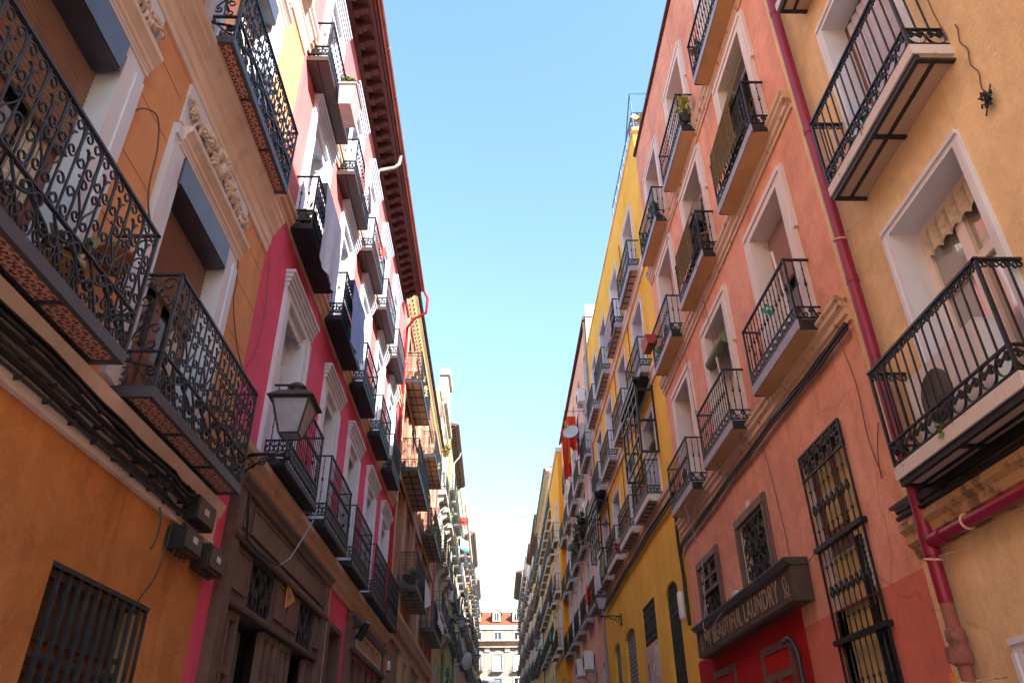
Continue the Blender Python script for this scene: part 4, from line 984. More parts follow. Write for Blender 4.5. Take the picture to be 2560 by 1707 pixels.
# ---------------------------------------------------------------- apricot house
hc = house('apricot rendered house beside the crimson drainpipe with stone edged balconies', FR, 3)
copen = [(4.50, 5.68, 3.95, 6.14, .34), (4.50, 5.66, 7.02, 9.17, .34), (4.50, 5.66, 10.05, 12.3, .34), (.6, 1.8, 3.95, 6.14, .34), (.6, 1.8, 7.02, 9.17, .34), (2.2, 3.2, 4.6, 6.14, .34), (2.2, 3.2, 7.6, 9.17, .34)]
wall(hc, FR, -6, 6.75, 3.32, 16.2, copen, [M['cream'], M['white']])
wall(hc, FR, -6, 6.75, -.3, 3.319, [(4.6, 5.74, .2, 2.38, .3)], [M['cream'], M['white']])
for i, (a, b, z0, z1, r) in enumerate(copen):
    w = window(hc, FR, a, b, z0, z1, r, 'creamframe' if i in (0, 3, 5) else 'brownwood', 'paleglass' if i == 0 else 'glass', .085, (1, 1), trans=.75 if i in (0, 3) else 0)  # first pane's pale colour stands in for bright reflections
    surround(w, FR, a, b, z0, z1, .10, .03, 'white')
    if i in (0, 1):
        mb = MB(); n = 60
        if i == 0: mb.grid(lambda p, q: (a+.12+(b-a-.24)*p, -.215+.018*math.sin(p*38), z1-.09-(.24+.05*abs(math.sin(p*19)))*q), n, 3); part(mb, 'curtain', M['beigecurtain'], w, FR)
        else: mb.grid(lambda p, q: (a+.12+(b-a-.24)*p, -.215+.012*math.sin(p*46), z1-.1-(z1-z0-.3)*q), n, 3); part(mb, 'curtain', M['bluecurtain'], w, FR)
w = window(hc, FR, 4.6, 5.74, .2, 2.38, .3, 'white', 'glass'); surround(w, FR, 4.6, 5.74, .2, 2.38, .10, .03, 'white')
for a, b, zb, h in ((4.33, 6.15, 3.72, .93), (4.11, 5.90, 6.72, .93), (4.02, 5.88, 9.72, .93), (.3, 2.1, 3.72, .93), (.3, 2.1, 6.72, .93)):
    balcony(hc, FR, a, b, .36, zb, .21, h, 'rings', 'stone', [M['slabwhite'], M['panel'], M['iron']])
cornice(hc, FR, -6, 6.748, [(0, 3.30), (.03, 3.30), (.04, 3.38), (.09, 3.42), (.09, 3.50), (.13, 3.54), (.13, 3.60), (0, 3.62)], 'dirtytrim')
tag(part(cable_run([(-1, .10, 3.72), (3.8, .10, 3.70), (6.72, .10, 3.70)], 9, .07, .016, seed=11), 'cable_bundle', M['cable'], None, FR), 'black cable bundle under the stone edged balcony of the apricot house', 'cables', 'cable bundles')
mb = MB(); mb.box(4.9, 6.9, .02, .09, 3.79, 3.815); tag(part(mb, 'cable_shelf', M['iron2'], None, FR), 'thin dark metal strip over the cables of the apricot house', 'strip')
mb = MB(); mb.tube([(6.36, .11, 2.84), (6.36, .11, 17)], .059, 14)
for z in (5.0, 6.05, 8.2, 10.4): mb.tube([(6.36, .11, z), (6.36, .11, z+.09)], .066, 14)
mb.tube([(6.36, .11, 3.34), (-2, .11, 3.30)], .050, 12); mb.tube([(6.36, .11, 3.22), (6.36, .11, 3.46)], .070, 14); mb.tube([(6.30, .11, 3.34), (6.12, .11, 3.34)], .062, 14)
part(mb, 'drainpipe', M['pipe'], hc, FR)['label'] = 'glossy crimson drainpipe with a branch under the cornice'
mb = MB(); mb.tube([(6.36, .11, 0), (6.36, .11, 2.839)], .055, 12)
mb.lathe((6.36, .11, 2.36), [(.064, 0), (.080, .02), (.080, .09), (.069, .11), (.069, .17), (.080, .19), (.078, .26), (.064, .28)], 14); mb.box(6.33, 6.39, .17, .22, 2.38, 2.5)
part(mb, 'drainpipe', M['oldpipe'], hc, FR)['label'] = 'faded clay lower drainpipe with a bulky coupling'
mb = MB()
for z, m in ((6.62, 0), (3.2, 0), (2.24, 0)): mb.tube([(6.36+.066*math.cos(2*pi*k/12), .11+.066*math.sin(2*pi*k/12), z+.02*math.cos(2*pi*k/12)) for k in range(13)], .012, 5); mb.tube([(6.27, .11, z), (6.0, .02, z)], .006, 4)
mb.tube([(5.75, .11+.056*math.cos(2*pi*k/12), 3.34+.056*math.sin(2*pi*k/12)) for k in range(13)], .012, 5)
part(mb, 'pipe_clamp', M['creamtrim'], hc, FR)
mb = MB(); mb.box(6.40, 6.47, .19, .195, 2.1, 2.32); tag(part(mb, 'paper_tag', M['flagyellow'], None, FR), 'small yellow tag hanging from the old clay pipe coupling', 'tag')
mb = MB(); mb.tube([(6.36, .11, 2.02), (6.36, .11, 2.07)], .0585, 12); tag(part(mb, 'tape', M['skyblue'], None, FR), 'turquoise tape wrapped round the foot of the old clay pipe', 'tape')
for (u, z0, z1, sag), s in (((4.10, 7.0, 12, .03), 1), ((3.98, 6.2, 7.0, .02), 2)):
    mb = MB(); mb.tube([(u+.02*math.sin(k*1.3), .02, z0+(z1-z0)*k/14) for k in range(15)], .006, 5); tag(part(mb, 'wire', M['brownwire'], None, FR), ['', 'thin brown wire running down the apricot wall from the top', 'short brown wire ending at the knot of cables on the apricot wall'][s], 'wire')
mb = MB(); rnd = random.Random(8)
for k in range(12): p = [(3.97, .03, 6.12)]; [p.append((p[-1][0]+rnd.uniform(-.03, .03), .03+rnd.uniform(0, .04), p[-1][2]+rnd.uniform(-.05, .05))) for q in range(5)]; mb.tube(p, .009, 4)
mb.tube([(4.06, .03, 6.02), (3.97, .03, 6.12), (3.9, .03, 6.2)], .007, 4)
tag(part(mb, 'cable_knot', M['cable'], None, FR), 'tangled knot of cables fixed to the apricot wall by the lower window', 'cables')
aircon(FR, 5.25, .03, 3.96, 'large white air conditioner standing on the stone edged apricot balcony', 1.05, .62, .22, False)
mb = MB(); mb.leafs((5.32, .35, 3.93), (.05, .03, .05), 25, .05); tag(part(mb, 'weed', M['leaf'], None, FR), 'small weed growing from the apricot balcony edge', 'plant')
for u, zz in ((5.35, 7.0), (5.05, 7.0)):
    mb = MB(); pot(mb, (u, .22, zz-.06), .09, .14); tag(part(mb, 'flower_pot', M['greencloth'], None, FR), ('green plastic pot nearer the drainpipe' if u > 5.2 else 'green plastic pot farther from the drainpipe')+' on the upper apricot balcony', 'flower pot', 'pots on the balconies')

# ---------------------------------------------------------------- coral house
hk = house('coral red house with peeling cream mouldings, thin knobbed balconies and a laundry shop below', FR, 11)
kc = [(7.40, 9.06), (10.24, 11.86), (12.90, 14.50)]; klev = [(6.08, 8.52), (9.27, 11.76), (12.24, 14.74)]
kholes = [(a+.23, b-.23, zb+.16, zt, .36) for zb, zt in klev for a, b in kc]
wall(hk, FR, 6.751, 15.2, 3.22, 16.45, kholes+[(7.60, 8.78, 1.0, 5.06, .16), (10.36, 11.58, 3.9, 5.0, .16), (13.0, 14.2, 3.9, 4.98, .16)], [M['coral'], M['white2']])
wall(hk, FR, 6.751, 15.2, -.3, 3.2199, [(7.60, 8.78, 1.0, 3.2198, .16), (10.26, 11.52, .9, 3.20, .2), (12.85, 14.15, .9, 3.20, .2)], [M['coral_low'], M['coral_low']])
mb = MB(); mb.box(9.74, 15.19, .0005, .012, 0, 3.50); part(mb, 'painted_shopfront', M['red'], hk, FR)
shutk = {(0, 0): .42, (1, 0): 0, (2, 0): 0, (0, 1): 0, (1, 1): 0, (2, 1): .25, (0, 2): 0, (1, 2): .3, (2, 2): 0}
for j, (zb, zt) in enumerate(klev):
    for i, (a, b) in enumerate(kc):
        sh = shutk[(i, j)]
        w = window(hk, FR, a+.23, b-.23, zb+.16, zt, .36, 'brownwood' if i == 2 else 'white', 'glass', .08, (1, 2), shut=sh or None, shutmat='shutterpink', curt=(None, 'whitecloth', 'beigecurtain')[(i+2*j) % 3])
        surround(w, FR, a+.23, b-.23, zb+.16, zt, .20, .06, 'white2' if j > 0 else 'white2', ears=.05)
        balcony(hk, FR, a-.05, b+.06, .33, zb, .15, .86 if j else .87, 'wavy', 'stucco', [M['slabgrey'], M['stucco'], M['iron']])
for z in (5.86, 9.10, 12.12):
    cornice(hk, FR, 6.76, 15.19, [(0, z), (.03, z), (.03, z+.06), (.06, z+.08), (.06, z+.15), (.10, z+.19), (.10, z+.24), (.13, z+.27), (.13, z+.31), (0, z+.33)], 'creamtrim')
mb = MB(); mb.box(6.75, 15.2, -.3, .07, 16.45, 16.53); part(mb, 'roof_edge', M['eave'], hk, FR)
tag(part(cable_run([(6.80, .05, 5.80), (9.3, .06, 5.80), (11.5, .06, 5.78), (15.1, .06, 5.70), (15.3, .05, 5.6)], 8, .055, .014, seed=21), 'cable_bundle', M['cable'], None, FR), 'black cable bundle drooping along the lowest moulding of the coral house', 'cables', 'cable bundles')
for pts, l_ in (([(7.05, .05, 5.75), (7.0, .02, 5.2), (7.05, .02, 4.6), (6.98, .02, 4.2)], 'thin wire hanging down the coral wall beside the tall window grille'), ([(6.78, .02, 4.66), (6.9, .03, 4.45), (6.97, .03, 4.25), (7.0, .02, 4.15)], 'short forked wire on the coral wall next to the crimson pipe'), ([(9.85, .05, 5.7), (9.8, .02, 5.0), (9.72, .02, 4.2), (9.62, .1, 3.97)], 'thin wire dropping from the cable bundle to the end of the shop sign'), ([(8.80, .03, 3.94), (9.2, .05, 3.86), (9.62, .06, 3.93)], 'slack wire from the tall grille to the shop sign'), ([(10.4, .40, 9.35), (10.38, .3, 7.2), (10.35, .15, 6.0)], 'cord hanging from the middle coral balcony past the lowest one'), ([(12.1, .36, 12.2), (12.2, .3, 9.4), (12.25, .2, 6.1)], 'cord hanging from the highest coral balconies beside the corner column')): wire(FR, smooth(pts), .006, 'brownwire', l_)
mb = MB(); mb.tube(smooth([(13.62, .3, 6.05), (13.6, .12, 5.0), (13.5, .2, 4.2), (13.25, .34, 3.82), (12.85, .35, 3.68), (12.45, .33, 3.78), (12.2, .2, 3.95)]), .007, 5); tag(part(mb, 'wire', M['greycable'], None, FR), 'pale cable looping in front of the smaller ornate grille', 'wire')
# iron grilles of the coral house
kn = [(.2, .018, .025), (.5, .030, .06), (.56, .022, .03), (.8, .018, .025)]
t = MB(); Mg = lambda s, z, o: (7.58+s, .03+o, z)
for z0, z1 in ((1.0, 2.86), (2.92, 3.88), (3.94, 4.74)):
    for i in range(10):
        if 0 < i < 9: baluster(t, Mg, 1.22*i/9, z0, z1, .008, kn, 6)
        else: t.flat([(1.22*i/9, z0), (1.22*i/9, z1)], Mg, .022, .022)
for z in (2.89, 3.91): t.box(7.52, 8.84, .0, .075, z-.026, z+.026)
for z in (4.76, 5.06, 1.0): t.flat([(0, z), (1.22, z)], Mg, .022, .03)
t.flat([(0, 4.74), (0, 5.06)], Mg, .028, .028); t.flat([(1.22, 4.74), (1.22, 5.06)], Mg, .028, .028)
for k in range(5):
    q = 1.22/5; t.flat(fit(SS, q*k+.01, q*(k+1), 4.78, 5.04, turn=True), Mg, .018, .022); t.flat(fit(SC, q*k+.02, q*k+.15, 4.79, 5.03), Mg, .012, .02); t.flat([(q*k, 4.78), (q*(k+1), 5.04)], Mg, .012, .012)
g = part(t, 'window_grille', M['iron'], hk, FR); g['label'] = 'tall knobbed window grille with scrolled head'
mb = MB(); mb.box(7.61, 8.77, -.15, -.11, 1.0, 5.05, 0); mb.box(7.62, 8.1, -.109, -.09, 2.95, 4.9, 1); mb.box(8.14, 8.70, -.109, -.06, 4.0, 4.08, 2); mb.box(8.66, 8.74, -.109, -.06, 4.081, 5.0, 2); mb.box(8.12, 8.18, -.109, -.06, 4.081, 5.0, 2)
mb.box(8.2, 8.64, -.108, -.095, 4.1, 4.95, 1); mb.box(7.9, 8.02, -.109, -.05, 1.0, 3.86, 4); slats(mb, 7.64, 7.88, -.08, 3.3, 3.84, .06, 3); mb.box(7.64, 7.72, -.105, -.06, 2.0, 3.28, 3); mb.box(8.08, 8.7, -.104, -.08, 1.7, 3.8, 1)
part(mb, 'window', [M['darkwood2'], M['cardboard'], M['brownwood'], M['creamframe'], M['iron']], hk, FR)
def scrollgrille(w, h):
    mb = MB(); Mf = lambda s, z, o: (s-w/2, o, z); rnd = random.Random(4)
    for k in range(4):
        for r in range(2):
            x0, x1 = w*k/4, w*(k+1)/4; z0, z1 = h*r/2, h*(r+1)/2
            mb.flat(fit(SS, x0+.01, x1+.03, z0, z1, fx=(k+r) % 2 == 0), Mf, .016, .022); mb.flat(fit(SC, x0, x0+.13, z0+.05, z1-.08, fx=r == 0), Mf, .012, .02)
            c = ((x0+x1)/2, (z0+z1)/2); mb.flat(ring(c[0], c[1], .035, .035, 8), Mf, .012, .026)
            for q in range(3): an = rnd.uniform(0, 6.28); mb.plate([(c[0]-w/2, c[1]), (c[0]-w/2+.06*math.cos(an-.4), c[1]+.06*math.sin(an-.4)), (c[0]-w/2+.13*math.cos(an), c[1]+.13*math.sin(an)), (c[0]-w/2+.06*math.cos(an+.4), c[1]+.06*math.sin(an+.4))], -.014, .014)
    for k in range(5): mb.flat([(w*k/4, 0), (w*k/4, h)], Mf, .012, .012)
    return mb
for (a, b, z0, z1), lab in (((10.36, 11.58, 3.9, 5.0), 0), ((13.0, 14.2, 3.9, 4.98), 1)):
    mb = MB()
    for q in ((a-.14, a, z0-.1, z1), (b, b+.14, z0-.1, z1), (a-.14, b+.14, z1+.0005, z1+.13)): mb.box(q[0], q[1], .001, .05, q[2], q[3]); mb.box(q[0]+.03, q[1]-.03, .05, .065, q[2], q[3]-.02)
    if lab: mb.box(a, b, -.06, .04, z0+.58, z0+.64); mb.box(a+.55, a+.60, -.06, .035, z0+.641, z1); mb.box(a, b, -.06, .02, z0+.82, z0+.86)
    fr_ = part(mb, 'window_frame', M['darkwood2'], hk, FR)
    mb = MB(); mb.box(a+.001, b-.001, -.15, -.12, z0, z1-.001); part(mb, 'pane', M['dark'], fr_, FR)
    inst(('sg', lab), lambda: scrollgrille(b-a, z1-z0-.02), 'scroll_grille', M['iron2'], fr_, FR, ((a+b)/2, -.02, z0+.01))
# shop sign
sg = thing('shop_sign', FR.world((11.7, .12, 3.45)), 'long dark shop sign board lettered MY BEAUTIFUL LAUNDRY', 'sign')
mb = MB(); mb.box(9.30, 14.12, .013, .22, 3.50, 3.86)
mb.extr([(.013, 3.861), (.22, 3.861), (.26, 3.88), (.31, 3.93), (.31, 3.95), (.013, 3.955)], 9.20, 14.22)
mb.extr([(.013, 3.44), (.20, 3.44), (.25, 3.46), (.25, 3.50), (.21, 3.499), (.013, 3.499)], 9.26, 14.16)
mb.box(9.22, 9.2999, .013, .235, 3.44, 3.86); mb.box(14.1201, 14.19, .013, .235, 3.46, 3.86)
part(mb, 'board', M['signboard'], sg, FR)
words = [text(w_, .36, 11.78, .2225, 3.555, 'letter', sg, FR, 'lettering', .86) for w_ in ('MY', 'BEAUTIFUL', 'LAUNDRY')]
spans = [(max(v.co.x for v in o.data.vertices)-min(v.co.x for v in o.data.vertices))*.86 for o in words]; at = 11.78+(sum(spans)+.26)/2
for o, sp in zip(words, spans): o.location = FR.world((at-sp/2, .2225, 3.555))-WL[sg.name]; at -= sp+.13
mb = MB(); Mo = lambda s, z, o: (s, .226+o, z)
for u, sc_ in ((9.55, 1), (13.95, 1)):
    mb.flat(ring(u, 3.70, .055, .085, 14), Mo, .014, .006); mb.flat([(u, 3.62), (u, 3.53)], Mo, .012, .006)
    for s in (-1, 1): mb.flat([(u+s*.02, 3.60), (u+s*.06, 3.57), (u+s*.07, 3.53)], Mo, .012, .006); 
    mb.flat([(u-.12, 3.66), (u-.09, 3.58), (u-.12, 3.53)], Mo, .012, .006)
part(mb, 'ornament', M['letter'], sg, FR)
for a, b, z1 in ((10.26, 11.52, 3.20), (12.85, 14.15, 3.20)):
    mb = MB()
    for q in ((a, a+.1), (b-.1, b), ((a+b)/2-.04, (a+b)/2+.04)): mb.box(q[0], q[1], -.12, .03, .9, z1 if q[0] != (a+b)/2-.04 else 2.75)
    mb.box(a+.1, b-.1, -.12, .03, z1-.1, z1); mb.box(a+.1, b-.1, -.12, .028, 2.75, 2.85)
    wd = part(mb, 'shop_window', M['darkwood2'], hk, FR)
    mb = MB(); mb.box(a+.1, b-.1, -.19, -.17, .9, z1-.1); part(mb, 'pane', M['dark'], wd, FR)
    mb = MB()
    for k in range(1, 6): baluster(mb, lambda s, z, o: (a+.1+s, -.04+o, z), (b-a-.2)*k/6, 2.86, z1-.1, .012, kn, 6)
    for k in range(1, 12): baluster(mb, lambda s, z, o: (a+.1+s, -.04+o, z), (b-a-.2)*k/12, .9, 2.75, .013, [(.7, .03, .1), (.85, .025, .06), (.3, .03, .1)], 6)
    part(mb, 'grille', M['iron2'], wd, FR)
mb = MB(); mb.tube([(10.25, .12, 3.12), (9.98, .14, 3.13), (9.92, .12, 3.08), (9.90, .09, 2.95), (9.90, .09, 1)], .034, 8); tag(part(mb, 'pipe', M['iron2'], None, FR), 'bent grey pipe beside the red shop window', 'pipe')
mb = MB(); mb.box(12.05, 12.22, .02, .09, 3.98, 4.16); tag(part(mb, 'switch_box', M['acwhite'], None, FR), 'small pale electric box between the ornate grilles', 'electric box')
mb = MB(); mb.box(10.93, 11.05, .001, .03, 5.1, 5.25); tag(part(mb, 'number_plate', M['plaque'], None, FR), 'small pale number tile high on the coral wall above the ornate grille', 'number plate')
mb = MB(); mb.box(11.72, 11.82, .02, .08, 3.97, 4.12); tag(part(mb, 'switch_box', M['plaque'], None, FR), 'tiny wired box at the foot of the larger ornate grille', 'electric box')
# blinds, pots and clutter on the coral balconies
for (u0, u1, zb, zt, d1), lab in zip(((7.75, 8.85, 9.45, 11.7, .42), (10.42, 11.55, 9.4, 11.6, .42)), ('brown reed blind hung out over the middle coral railing nearest the drainpipe', 'brown reed blind over the next coral railing, by the dark haired person')):
    mb = MB(); n = 60
    for k in range(n):
        t0, t1 = k/n, (k+1)/n
        f = lambda t: (-.12+(.50*min(1, t*1.35)), zt+(10.28-zt)*min(1, t*1.35)) if t < .74 else (.385+.02*math.sin(t*9), 10.28-(t-.74)/.26*.72)
        a, b = f(t0), f(t1); mb.quad([(u0, a[0], a[1]), (u1, a[0], a[1]), (u1, b[0], b[1]), (u0, b[0], b[1])]); mb.tube([(u0, b[0]+.004, b[1]), (u1, b[0]+.004, b[1])], .007, 4)
    for u in (u0+.2, u1-.2): mb.tube([(u, f(k/20)[0]+.012, f(k/20)[1]) for k in range(21)], .004, 4)
    tag(part(mb, 'reed_blind', M['bamboo'], None, FR), lab, 'blind', 'blinds over the railings')
mb = MB(); mb.tube([(10.55, .05, 7.9), (11.55, .05, 7.9)], .10, 12); mb.grid(lambda p, q: (10.5+1.1*p, -.2+.2*q, 8.45-.5*q), 4, 4); tag(part(mb, 'rolled_blind', M['greenblind'], None, FR), 'green cloth blind rolled up in the lower coral window', 'blind', 'blinds over the railings')
for (u, z, m, lab) in ((13.3, 12.5, 'leaf', 'leafy green plant tied in the high corner coral balcony'), (14.3, 12.4, 'leaf', 'small plant drooping at the far end of the high coral balcony'), (8.9, 12.45, 'greyleaf', 'dry plant on the highest coral balcony nearest the drainpipe'), (10.2, 12.5, 'leafy', 'yellow flowered pot plant on the high middle coral balcony')):
    mb = MB(); mb.leafs((u, .2, z+.35), (.18, .12, .32), 120, .10); pot(mb, (u, .2, z), .1, .18, 1); tag(part(mb, 'potted_plant', [M[m], M['darkpot']], None, FR), lab, 'plant', 'plants on the balconies')
t = thing('planter', FR.world((14.45, .42, 10.0)), 'red plastic window box hooked outside the corner coral railing', 'planter')
mb = MB(); mb.extr([(.36, 9.86), (.52, 9.86), (.57, 10.08), (.31, 10.08)], 14.1, 14.62); part(mb, 'trough', M['redpot'], t, FR)
aircon(FR, 13.3, .03, 9.45, 'white air conditioner on the corner coral balcony with the red window box', .7, .5, .24, False)
aircon(FR, 13.3, .03, 6.25, 'white air conditioner on the lowest coral balcony next to the yellow house', .7, .5, .24, False)
for (u, z, m, lab) in ((14.0, 9.6, 'teal', 'green peg bag on the corner coral railing'), (8.0, 6.75, 'teal', 'green rag knotted on the lowest coral railing')):
    mb = MB(); mb.leafs((u, .36, z), (.05, .02, .09), 12, .08); tag(part(mb, 'rag', M[m], None, FR), lab, 'rag')
for u_, l_ in ((8.0, 'pale pole leaning in the lowest coral balcony nearest the drainpipe'), (10.9, 'pale pole leaning in the lowest coral balcony under the rolled green blind')):
    mb = MB(); mb.tube([(u_, .05, 6.3), (u_, .14, 7.7)], .02, 6); tag(part(mb, 'broom_handle', M['creamframe'], None, FR), l_, 'pole')

# ---------------------------------------------------------------- yellow house
hy = house('saffron yellow house with white slab balconies, glassless iron bays and a roof terrace rail', FR, 21)
yc = [(16.5, 18.05), (19.36, 20.9), (22.3, 23.9), (25.0, 26.5)]; ylev = [(7.17, 9.45), (10.18, 12.68), (13.22, 15.85)]
yholes = [(a+.12, b-.12, zb+.16, zt, .36) for zb, zt in ylev for a, b in yc]
wall(hy, FR, 15.201, 27.4, 6.9, 17.4, yholes, [M['yellow'], M['white']])
wall(hy, FR, 15.201, 27.4, -.3, 6.899, [(16.25, 17.48, 0, 5.35, .2), (18.78, 20.45, 4.5, 5.46, .2), (21.84, 23.6, 0, 5.35, .2), (24.68, 25.93, 0, 5.35, .2)], [M['yellow'], M['yellow']])
for j, (zb, zt) in enumerate(ylev):
    for i, (a, b) in enumerate(yc):
        w = window(hy, FR, a+.12, b-.12, zb+.16, zt, .36, 'white' if (i+j) % 2 else 'brownwood', 'glass', .07, (1, 3), curt=('whitecloth', None, 'beigecurtain')[(i+j) % 3])
        surround(w, FR, a+.12, b-.12, zb+.16, zt, .12, .02, 'white')
        if j == 0 and i in (0, 1, 2):
            mb = MB(); z_ = zt-.5-.2*i; slats(mb, a+.14, b-.14, -.18, z_, zt-.02, .06); mb.tube([(a+.14, -.14, z_), (b-.14, -.14, z_)], .07, 8); part(mb, 'roller_blind', M['greenblind'], w, FR)
        dy = (.42, .1, -.1, -.25)[i]*(j == 0)-.25*(j > 0)
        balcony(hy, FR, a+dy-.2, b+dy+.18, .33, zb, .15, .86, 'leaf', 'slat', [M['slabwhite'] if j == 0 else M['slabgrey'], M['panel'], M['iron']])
for z, m in ((6.9, 'tan'), (9.98, 'stonetrim'), (13.04, 'stonetrim')):
    cornice(hy, FR, 15.21, 27.39, [(0, z), (.05, z), (.06, z+.14), (.10, z+.18), (.10, z+.28), (0, z+.3)], m)
cornice(hy, FR, 15.1, 27.5, [(0, 17.40), (.03, 17.40), (.03, 17.5), (-.4, 17.52), (-.4, 17.4)], 'cream', 'parapet_cap')
mb = MB()
for z in (17.95, 18.4): mb.tube([(15.4, -.1, z), (19.6, -.1, z)], .025, 6); mb.tube([(15.4, -.1, z), (15.4, -2.2, z)], .025, 6)
for k in range(8): mb.tube([(15.4+.6*k, -.1, 17.5), (15.4+.6*k, -.1, 18.4)], .02, 6)
mb.tube([(15.4, -.1, 18.4), (15.4, -.1, 19.2), (15.4, -1.5, 19.2)], .022, 6); mb.tube([(16.6, -.1, 18.4), (15.4, -.1, 19.2)], .022, 6)
part(mb, 'terrace_rail', M['bluerail'], hy, FR)
t = thing('potted_plant', FR.world((15.7, -.5, 17.5)), 'spiky reddish plants in white pots on the yellow roof terrace', 'plant', 'plants on the balconies')
mb = MB()
for u in (15.55, 15.95): pot(mb, (u, -.45, 17.5), .16, .5)
part(mb, 'pot', M['acwhite'], t, FR); mb = MB()
for u in (15.55, 15.95): mb.leafs((u, -.45, 18.15), (.2, .2, .3), 50, .28)
part(mb, 'plant', M['dryleaf'], t, FR)
tag(part(cable_run([(15.25, .06, 6.80), (18, .07, 6.84), (22, .07, 6.80), (27.2, .07, 6.72)], 9, .07, .018, seed=31), 'cable_bundle', M['cable'], None, FR), 'thick rope of black cables under the first balconies of the yellow house', 'cables', 'cable bundles')
mb = MB(); mb.tube([(15.32, .06, 6.8), (15.35, .08, 5.9), (15.3, .06, 5.0), (15.35, .05, 4.2)], .035, 6); mb.tube([(15.4, .06, 6.6), (15.42, .06, 4.6)], .015, 5)
tag(part(mb, 'cable_riser', M['cable'], None, FR), 'black cables dropping down the corner of the yellow house', 'cables')
wire(FR, smooth([(18.6, .03, 16), (18.55, .02, 13.3), (18.7, .02, 10.3), (18.9, .03, 9.5), (18.8, .04, 7)]), .012, 'cable', 'dark wire down the yellow front between first and second windows')
wire(FR, smooth([(21.4, .03, 14), (21.4, .02, 10.3), (21.5, .03, 7)]), .012, 'cable', 'dark wire down the yellow front between second and third windows')
def bay(u0, u1, zb, zt, lab):
    t = MB(); D = .45; w = u1-u0
    for u in (u0, u1-.05):
        t.box(u, u+.05, D-.05, D, zb, zt); t.box(u, u+.05, .0, .045, zb, zt)
        for z in (zb, zb+.42*(zt-zb), zt-.28): t.box(u+.003, u+.047, .045, D-.05, z, z+.05)
    for z in (zb, zb+.45, zt-.62, zt-.30): t.box(u0+.05, u1-.05, D-.047, D-.003, z, z+.05)
    for k in range(1, 4): u = u0+w*k/4; t.box(u-.02, u+.02, D-.045, D-.005, zb+.05, zt)
    t.box(u0-.03, u1+.03, .0, D+.04, zt, zt+.07); t.box(u0, u1, D-.05, D+.02, zt-.13, zt-.001)
    for k in range(10): t.flat(ring(u0+w*(k+.5)/10, zt-.2, .05, .05, 8), lambda s, z, o: (s, D-.02+o, z), .012, .02)
    for k in range(2): t.lathe((u0+w*(k+.5)/2, D*.5, zt-.03), [(.07, 0), (.11, .03)], 12)
    for k in range(3): t.box(u0+.05+.0*k, u1-.05, D*.25*k+.05, D*.25*k+.07, zb+.01, zb+.03)
    return part(t, 'iron_bay', M['iron'], hy, FR)
bay(16.35, 18.55, 8.22, 10.12, ''); bay(24.75, 27.0, 8.22, 10.12, '')
# ground floor of the yellow house
def arched(u0, u1, z1, mat, rise=.25):
    """spandrels that round the head of an opening"""
    mb = MB(); c = (u0+u1)/2; a = (u1-u0)/2
    for sg in (-1, 1): mb.plate([(c+sg*a, z1+.004), (c+sg*a, z1-rise)]+[(c+sg*a*math.cos(pi/2*k/6), z1-rise+rise*math.sin(pi/2*k/6)) for k in range(1, 7)], -.19, -.0005)
    return part(mb, 'arch_head', M[mat], hy, FR)
for a, b in ((16.25, 17.48), (21.84, 23.6), (24.68, 25.93)): arched(a, b, 5.352, 'yellow')
inst(('yg',), lambda: bars_grille(1.18, 5.3, 9, (.05, 1.2, 2.4, 3.55, 4.7), .026), 'door_grille', M['iron2'], hy, FR, (16.865, -.06, 0))
mb = MB(); mb.box(16.26, 17.47, -.18, -.14, 0, 5.34); part(mb, 'door', M['dark'], hy, FR)
for a, b in ((21.84, 23.6), (24.68, 25.93)):
    mb = MB(); slats(mb, a+.02, b-.02, -.08, 0, 5.33, .11); part(mb, 'roller_door', M['shuttergrey'], hy, FR)
inst(('yg2',), lambda: bars_grille(1.64, .95, 12, (.12, .30, .62, .80), .022), 'window_grille', M['iron2'], hy, FR, (19.615, -.03, 4.505))
mb = MB(); mb.box(18.8, 20.43, -.18, -.14, 4.51, 5.45); part(mb, 'window', M['dark'], hy, FR)
mb = MB(); mb.box(18.78, 20.45, .0005, .008, 2.9, 4.46, 0); mb.box(18.80, 19.30, .0081, .013, 3.72, 4.38, 1); mb.plate([(19.4, 4.05), (19.55, 3.8), (19.65, 4.08)], .0081, .014, 1); mb.box(19.75, 19.83, .0081, .012, 3.9, 4.2, 2); mb.box(20.1, 20.3, .0081, .012, 3.7, 4.1, 3)
for k in range(9): mb.box(18.86, 19.24-.1*(k % 3 == 2), .0131, .0135, 3.80+.045*k, 3.81+.045*k, 4)
tag(part(mb, 'pasted_posters', [M['paper'], M['paperw'], M['emred'], M['rubble'], M['iron2']], None, FR), 'torn posters and a white notice pasted under the barred yellow window', 'poster')
mb = MB(); mb.lathe((15.62, .1, 4.35), [(.05, 0), (.07, .05), (.07, .5), (.04, .55)], 10); tag(part(mb, 'insulator_box', M['acwhite'], None, FR), 'pale cylindrical cable joint on the corner of the yellow house', 'electric box')
aircon(FR, 26.2, .05, 7.9, 'white air conditioner behind the farther iron bay', .7, .5)
mb = MB(); mb.leafs((21.9, .3, 7.5), (.3, .1, .25), 30, .09, 1); mb.leafs((22.3, .2, 7.5), (.4, .1, .25), 60, .12, 0); tag(part(mb, 'potted_plant', [M['greyleaf'], M['flower']], None, FR), 'pink flowers on the third low yellow balcony', 'plant', 'plants on the balconies')
cloth(19.0, 20.4, .36, 14.05, 13.25, 13.25, 1.2, 'greycloth', 'mauve grey cloth tied along the top yellow railing', 3)
cloth(25.1, 26.2, .36, 8.0, 7.1, 7.15, 2, 'bluesheet', 'pale blue towel over the last low yellow railing', 4)
cloth(24.4, 25.0, .34, 8.0, 7.25, 7.3, 2, 'greenblind', 'green mesh over the corner of the last low yellow railing', 5)

